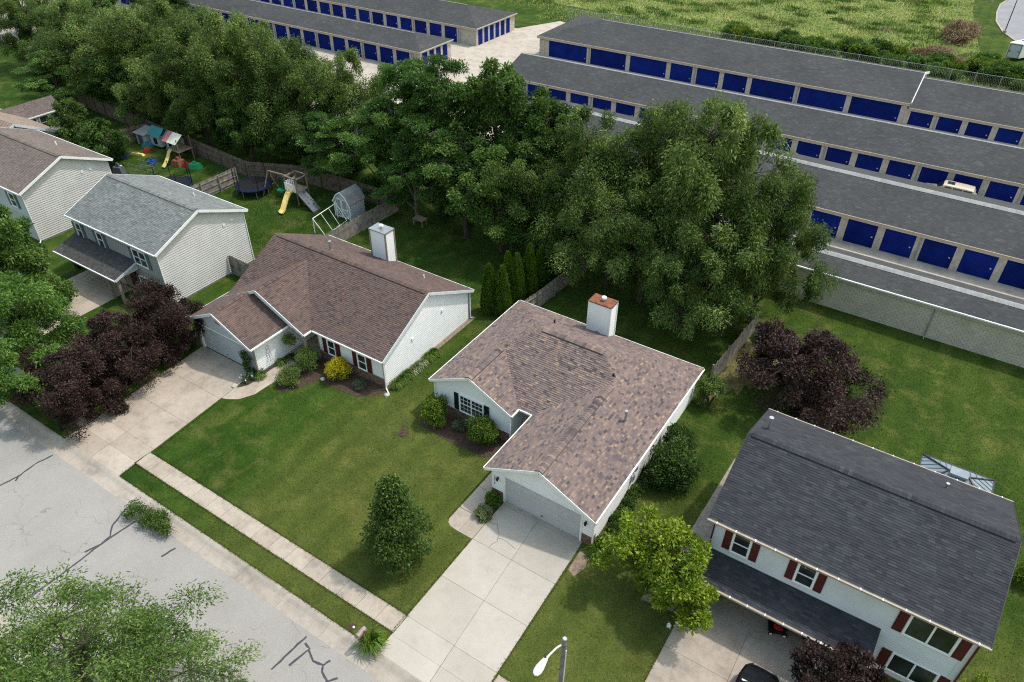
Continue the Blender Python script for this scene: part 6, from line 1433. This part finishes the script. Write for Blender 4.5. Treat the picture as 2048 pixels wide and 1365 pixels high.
# lawn mowers in the open garage
def mower(label, x, y, rot):
    t = thing('lawn_mower', label, 'mower', (x, y, .05)); t.rotation_euler.z = rot; ORG[t] = np.zeros(3)
    m = MB(); m.prism([(-.28, -.35), (.28, -.35), (.3, .2), (.18, .42), (-.18, .42), (-.3, .2)], .12, .3); m.build('deck', M['black'], t)
    m = MB(); m.tube((0, 0, .3), (0, 0, .5), .2, .17, 12); m.box(-.2, .2, -.22, .12, .3, .42); m.build('engine_cover', M['red_plastic'], t)
    for sx_ in (-.32, .32):
        for sy, r_ in ((-.33, .13), (.3, .11)): q = MB(); q.tube((sx_-.03, sy, r_), (sx_+.03, sy, r_), r_, r_, 12); w_ = q.build('wheel', M['tyre'], t); q = MB(); q.tube((sx_-.035, sy, r_), (sx_+.035, sy, r_), r_*.6, r_*.6, 10); q.build('rim', M['white'], w_)
    for s in (-.22, .22): q = MB(); q.tube((s, -.35, .28), (s*.95, -1.1, .95), .015, .015, 6); q.build('handle_bar', M['dark_metal'], t)
    q = MB(); q.tube((-.21, -1.1, .95), (.21, -1.1, .95), .018, .018, 6); q.build('handle_grip', M['black'], t)
mower('red lawn mower near the threshold of the open garage', 15.6, .55, 1.9); mower('second red mower deeper in the open garage', 14.8, 1.7, 2.2)
t = thing('garden_tractor', 'dark red ride on mower in the corner of the open garage', 'mower', (16.4, 1.5, .05)); m = MB(); m.box(16.05, 16.75, .7, 2.4, .3, .6); m.build('body', M['red_plastic'], t); m = MB(); m.box(16.15, 16.65, .6, 1.2, .6, .85); m.build('bonnet', M['red_plastic'], t); m = MB(); m.box(16.15, 16.65, 1.7, 2.1, .6, .72); m.box(16.15, 16.65, 2.1, 2.2, .6, 1.1); m.build('seat', M['black'], t)
for x in (15.98, 16.82):
    for y, r_ in ((.9, .2), (2.1, .28)): q = MB(); q.tube((x-.06, y, r_+.02), (x+.06, y, r_+.02), r_, r_, 12); q.build('wheel', M['tyre'], t)
rg = np.random.default_rng(8); m = MB()
for i in range(14):
    a = rg.random(3)*.22; b = rg.random(3)*.3; c = rg.random(3)*.3; m.poly([tuple(np.array((10.95, -2.35, .05))+v) for v in (a, b, c)])
tag(m.build('plastic_bag', M['white'], None, (10.95, -2.35, 0)), 'crumpled white bag under the lime green tree', 'bag')
# ------------------------------------------------------------------ chain link fence, brush and field growth
t = thing('chain_link_fence', 'chain link fence along the back of the storage yard', 'fence', (-10, 92, 0))
fp = [(-49.5, 93.2), (-20, 93.6), (10, 94.5), (40, 95.5)]
for a, b in zip(fp[:-1], fp[1:]):
    A = np.array(a); B = np.array(b); L = np.hypot(*(B-A)); n = int(L/3)
    for i in range(n): p = A+(B-A)*i/n; m = MB(); m.tube((*p, 0), (*p, 2.1), .045, .045, 6); m.build('post', M['metal'], t)
    m = MB(); m.tube((*a, 2.05), (*b, 2.05), .03, .03, 5); m.build('rail', M['metal'], t); m = MB(); k = int(L/.3)
    for i in range(k):
        p = A+(B-A)*i/k; q = A+(B-A)*min(1, (i+4)/k)
        m.beam((*p, .05), (*q, 2.0), .012, .012); m.beam((*p, 2.0), (*q, .05), .012, .012)
    w_ = m.build('wire_mesh', M['metal'], t); w_['kind'] = 'stuff'
fb = [bush_mesh(311+i, 2.0, 2.0, mt, 300, .3, .16, 14, .1, .3, .05) for i, mt in enumerate(('lf_locust', 'lf_bright', 'lf_dark'))]; fst = stems(11, 1.3, 1.3)
rgr = random.Random(21)
for i in range(34):
    x = -22+i*1.25+rgr.uniform(-.5, .5); y = 98.5+rgr.uniform(-2.0, 4.5)*min(1, .3+i/20); put_bush('scrub bush on the field edge behind the tall storage roof', fb[i % 3], fst, x, y, i, (rgr.uniform(.6, 1.15),)*3, 'shrub', 'scrub_bush', 'scrub along the field edge')
for i, (x, y, s) in enumerate([(13.6, 104.5, 1.1), (15.5, 102, 1.0), (18.5, 101.2, 1.2), (20.6, 101.8, 1.1), (12.2, 106.5, .6), (8, 103, .8), (22, 103, 1.2)]): put_bush('scrub bush on the grass below the white trailer', fb[i % 3], fst, x, y, i, s, 'shrub', 'scrub_bush', 'scrub below the trailer')
bp = bush_mesh(321, 2.4, 1.2, 'lf_dry', 420, .5, .06, 16, .1, .5, .0)
put_bush('brown brush pile in the field left of the mown strip', bp, fst, 8.2, 121.5, 0, (1.2, 3.2, 1.2), 'brush pile', 'brush_pile'); put_bush('brown brush pile near the end of the scrub line', bp, fst, 6.0, 107.2, 1, (2.2, 1.0, .8), 'brush pile', 'brush_pile'); put_bush('grey brush pile right of the dead stalks', bp, fst, 11.0, 104.5, 2, (1.8, .9, .6), 'brush pile', 'brush_pile')
def blades(name, n, region, excl, h, wd, mat, seed, z0=0.0, hvar=.5, field=None):
    rg = np.random.default_rng(seed); x0, x1, y0, y1 = region; P_ = np.stack((rg.uniform(x0, x1, n), rg.uniform(y0, y1, n)), 1); keep = np.ones(n, bool); J = P_+rg.normal(size=(n, 2))*.035
    for a, b, c, d in excl: keep &= ~((J[:, 0] > a) & (J[:, 0] < b) & (J[:, 1] > c) & (J[:, 1] < d))
    if field is not None: keep &= field(P_[:, 0], P_[:, 1])
    P_ = P_[keep]; n = len(P_); a = rg.random(n)*6.283; hh = h*rg.uniform(1-hvar, 1+hvar, n); ww = wd*rg.uniform(.6, 1.4, n); ln = rg.normal(size=(n, 2))*hh[:, None]*.6
    dx = np.cos(a)*ww/2; dy = np.sin(a)*ww/2; z = np.full(n, z0-.005)
    V = np.stack([np.stack((P_[:, 0]-dx, P_[:, 1]-dy, z), 1), np.stack((P_[:, 0]+dx, P_[:, 1]+dy, z), 1), np.stack((P_[:, 0]+ln[:, 0], P_[:, 1]+ln[:, 1], z0+hh), 1)], 1).reshape(-1, 3)
    me = npmesh(name, V, np.arange(3*n).reshape(-1, 3), M[mat], np.clip(rg.beta(2, 2.4, n), 0, 1)); o = link(name, me); return tag(o, None, None, None, 'stuff')
EX = [(-8.1, 5.7, 4.1, 14.4), (-.95, 5.7, -.1, 6), (-26.7, -12.2, 3.8, 13.6), (-26.7, -20.5, -.1, 4), (-20.7, -18.2, 2.9, 4), (11.35, 22.95, 1.1, 9.8), (11.35, 19.4, -.5, 1.5), (-.12, 5.45, -11.1, .1), (-26.5, -20.1, -11.1, .1), (11.25, 17.85, -11.1, -.3),
      (-20.3, .1, -9.9, -8.74), (5.4, 11.3, -9.95, -8.76), (-2.0, -.9, -3.25, 4.5), (-2.0, .0, -3.25, -1.7), (-20.4, -19.0, -2.6, 2.4), (-21.2, -19.6, -3.15, -1.7), (-8.3, -2.2, 2.3, 4.2), (-19, -12.1, 2.2, 3.9), (9.7, 11.4, -1.3, 10.7), (-21, -20.2, -1.8, 3), (-18.9, -17.2, .2, 2.4), (-62, -50, 1.7, 10.4), (-43.6, -32.3, 1.9, 10.3)]
tag(blades('lawn_grass', 300000, (-27, 26, -11.0, 30.4), EX, .05, .035, 'blade', 401), 'short mown grass of the lawns', 'grass')
tag(blades('rear_lawn_grass', 60000, (-50, -27, 8, 24), EX, .06, .045, 'blade', 402), 'short grass in the play yard', 'grass')
strip = lambda x, y: (y > 102+.08*x) & (x < np.where(y < 141, 11.8-.155*(y-114), 7.6)) & (y < 175)
tag(blades('field_weeds', 200000, (-90, 12, 98, 170), [], .17, .11, 'weed', 403, 0, .8, strip), 'tall uneven weeds covering the field', 'weeds')
tag(blades('yard_edge_weeds', 30000, (-55, 30, 90.5, 100), [(-55, -44, 85, 92.6)], .16, .12, 'weed', 404, 0, .8), 'rough grass along the chain link fence', 'weeds')
# ragged longer grass along the paving edges
EDGE = [((-20.4, -9.88), (0, -9.88)), ((-20.4, -8.75), (0, -8.75)), ((-20.2, -11.0), (-.1, -11.0)), ((-.1, -11.0), (-.1, -3.3)), ((5.2, -.5), (5.45, -11)), ((-20.6, -3.2), (-20.2, -8.6)), ((5.5, -8.78), (11.3, -8.78)), ((-2.02, -2.8), (-2.0, 4.0)), ((11.25, -8), (11.25, -.5)), ((5.5, -9.95), (11.3, -9.95)), ((-20.3, -9.9), (-20.2, -11))]
rg = np.random.default_rng(405); Vs = []
for a, b in EDGE:
    a = np.array(a); b = np.array(b); n = int(np.hypot(*(b-a))*150); t_ = rg.random(n)[:, None]; p = a+(b-a)*t_+rg.normal(size=(n, 2))*.035
    h = rg.uniform(.03, .09, n); an = rg.random(n)*6.283; w2 = rg.uniform(.008, .02, n); l2 = rg.normal(size=(n, 2))*.05
    Vs.append(np.stack([np.stack((p[:, 0]-np.cos(an)*w2, p[:, 1]-np.sin(an)*w2, np.full(n, -.005)), 1), np.stack((p[:, 0]+np.cos(an)*w2, p[:, 1]+np.sin(an)*w2, np.full(n, -.005)), 1), np.stack((p[:, 0]+l2[:, 0], p[:, 1]+l2[:, 1], h), 1)], 1).reshape(-1, 3))
V = np.vstack(Vs); tag(link('edge_grass', npmesh('edge_grass', V, np.arange(len(V)).reshape(-1, 3), M['blade'], rg.beta(2, 2.4, len(V)//3))), 'ragged grass tips along the paving edges', 'grass', None, 'stuff')
# darker weed clumps scattered over the field
rg = np.random.default_rng(406); ctr = np.stack((rg.uniform(-75, 6, 260), rg.uniform(101, 165, 260)), 1); n = 42000; k = rg.integers(0, 260, n)
p = ctr[k]+rg.normal(size=(n, 2))*np.array((1.3, .9))*rg.uniform(.4, 1.2, 260)[k][:, None]; h = rg.uniform(.15, .6, n); an = rg.random(n)*6.283; w2 = rg.uniform(.03, .09, n); l2 = rg.normal(size=(n, 2))*.15
V = np.stack([np.stack((p[:, 0]-np.cos(an)*w2, p[:, 1]-np.sin(an)*w2, np.zeros(n)), 1), np.stack((p[:, 0]+np.cos(an)*w2, p[:, 1]+np.sin(an)*w2, np.zeros(n)), 1), np.stack((p[:, 0]+l2[:, 0], p[:, 1]+l2[:, 1], h), 1)], 1).reshape(-1, 3)
tag(link('weed_clumps', npmesh('weed_clumps', V, np.arange(3*n).reshape(-1, 3), M['blade_dark'], np.clip(rg.normal(size=260)[k]*.3+.45, 0, 1))), 'taller weed clumps scattered over the field', 'weeds', None, 'stuff')
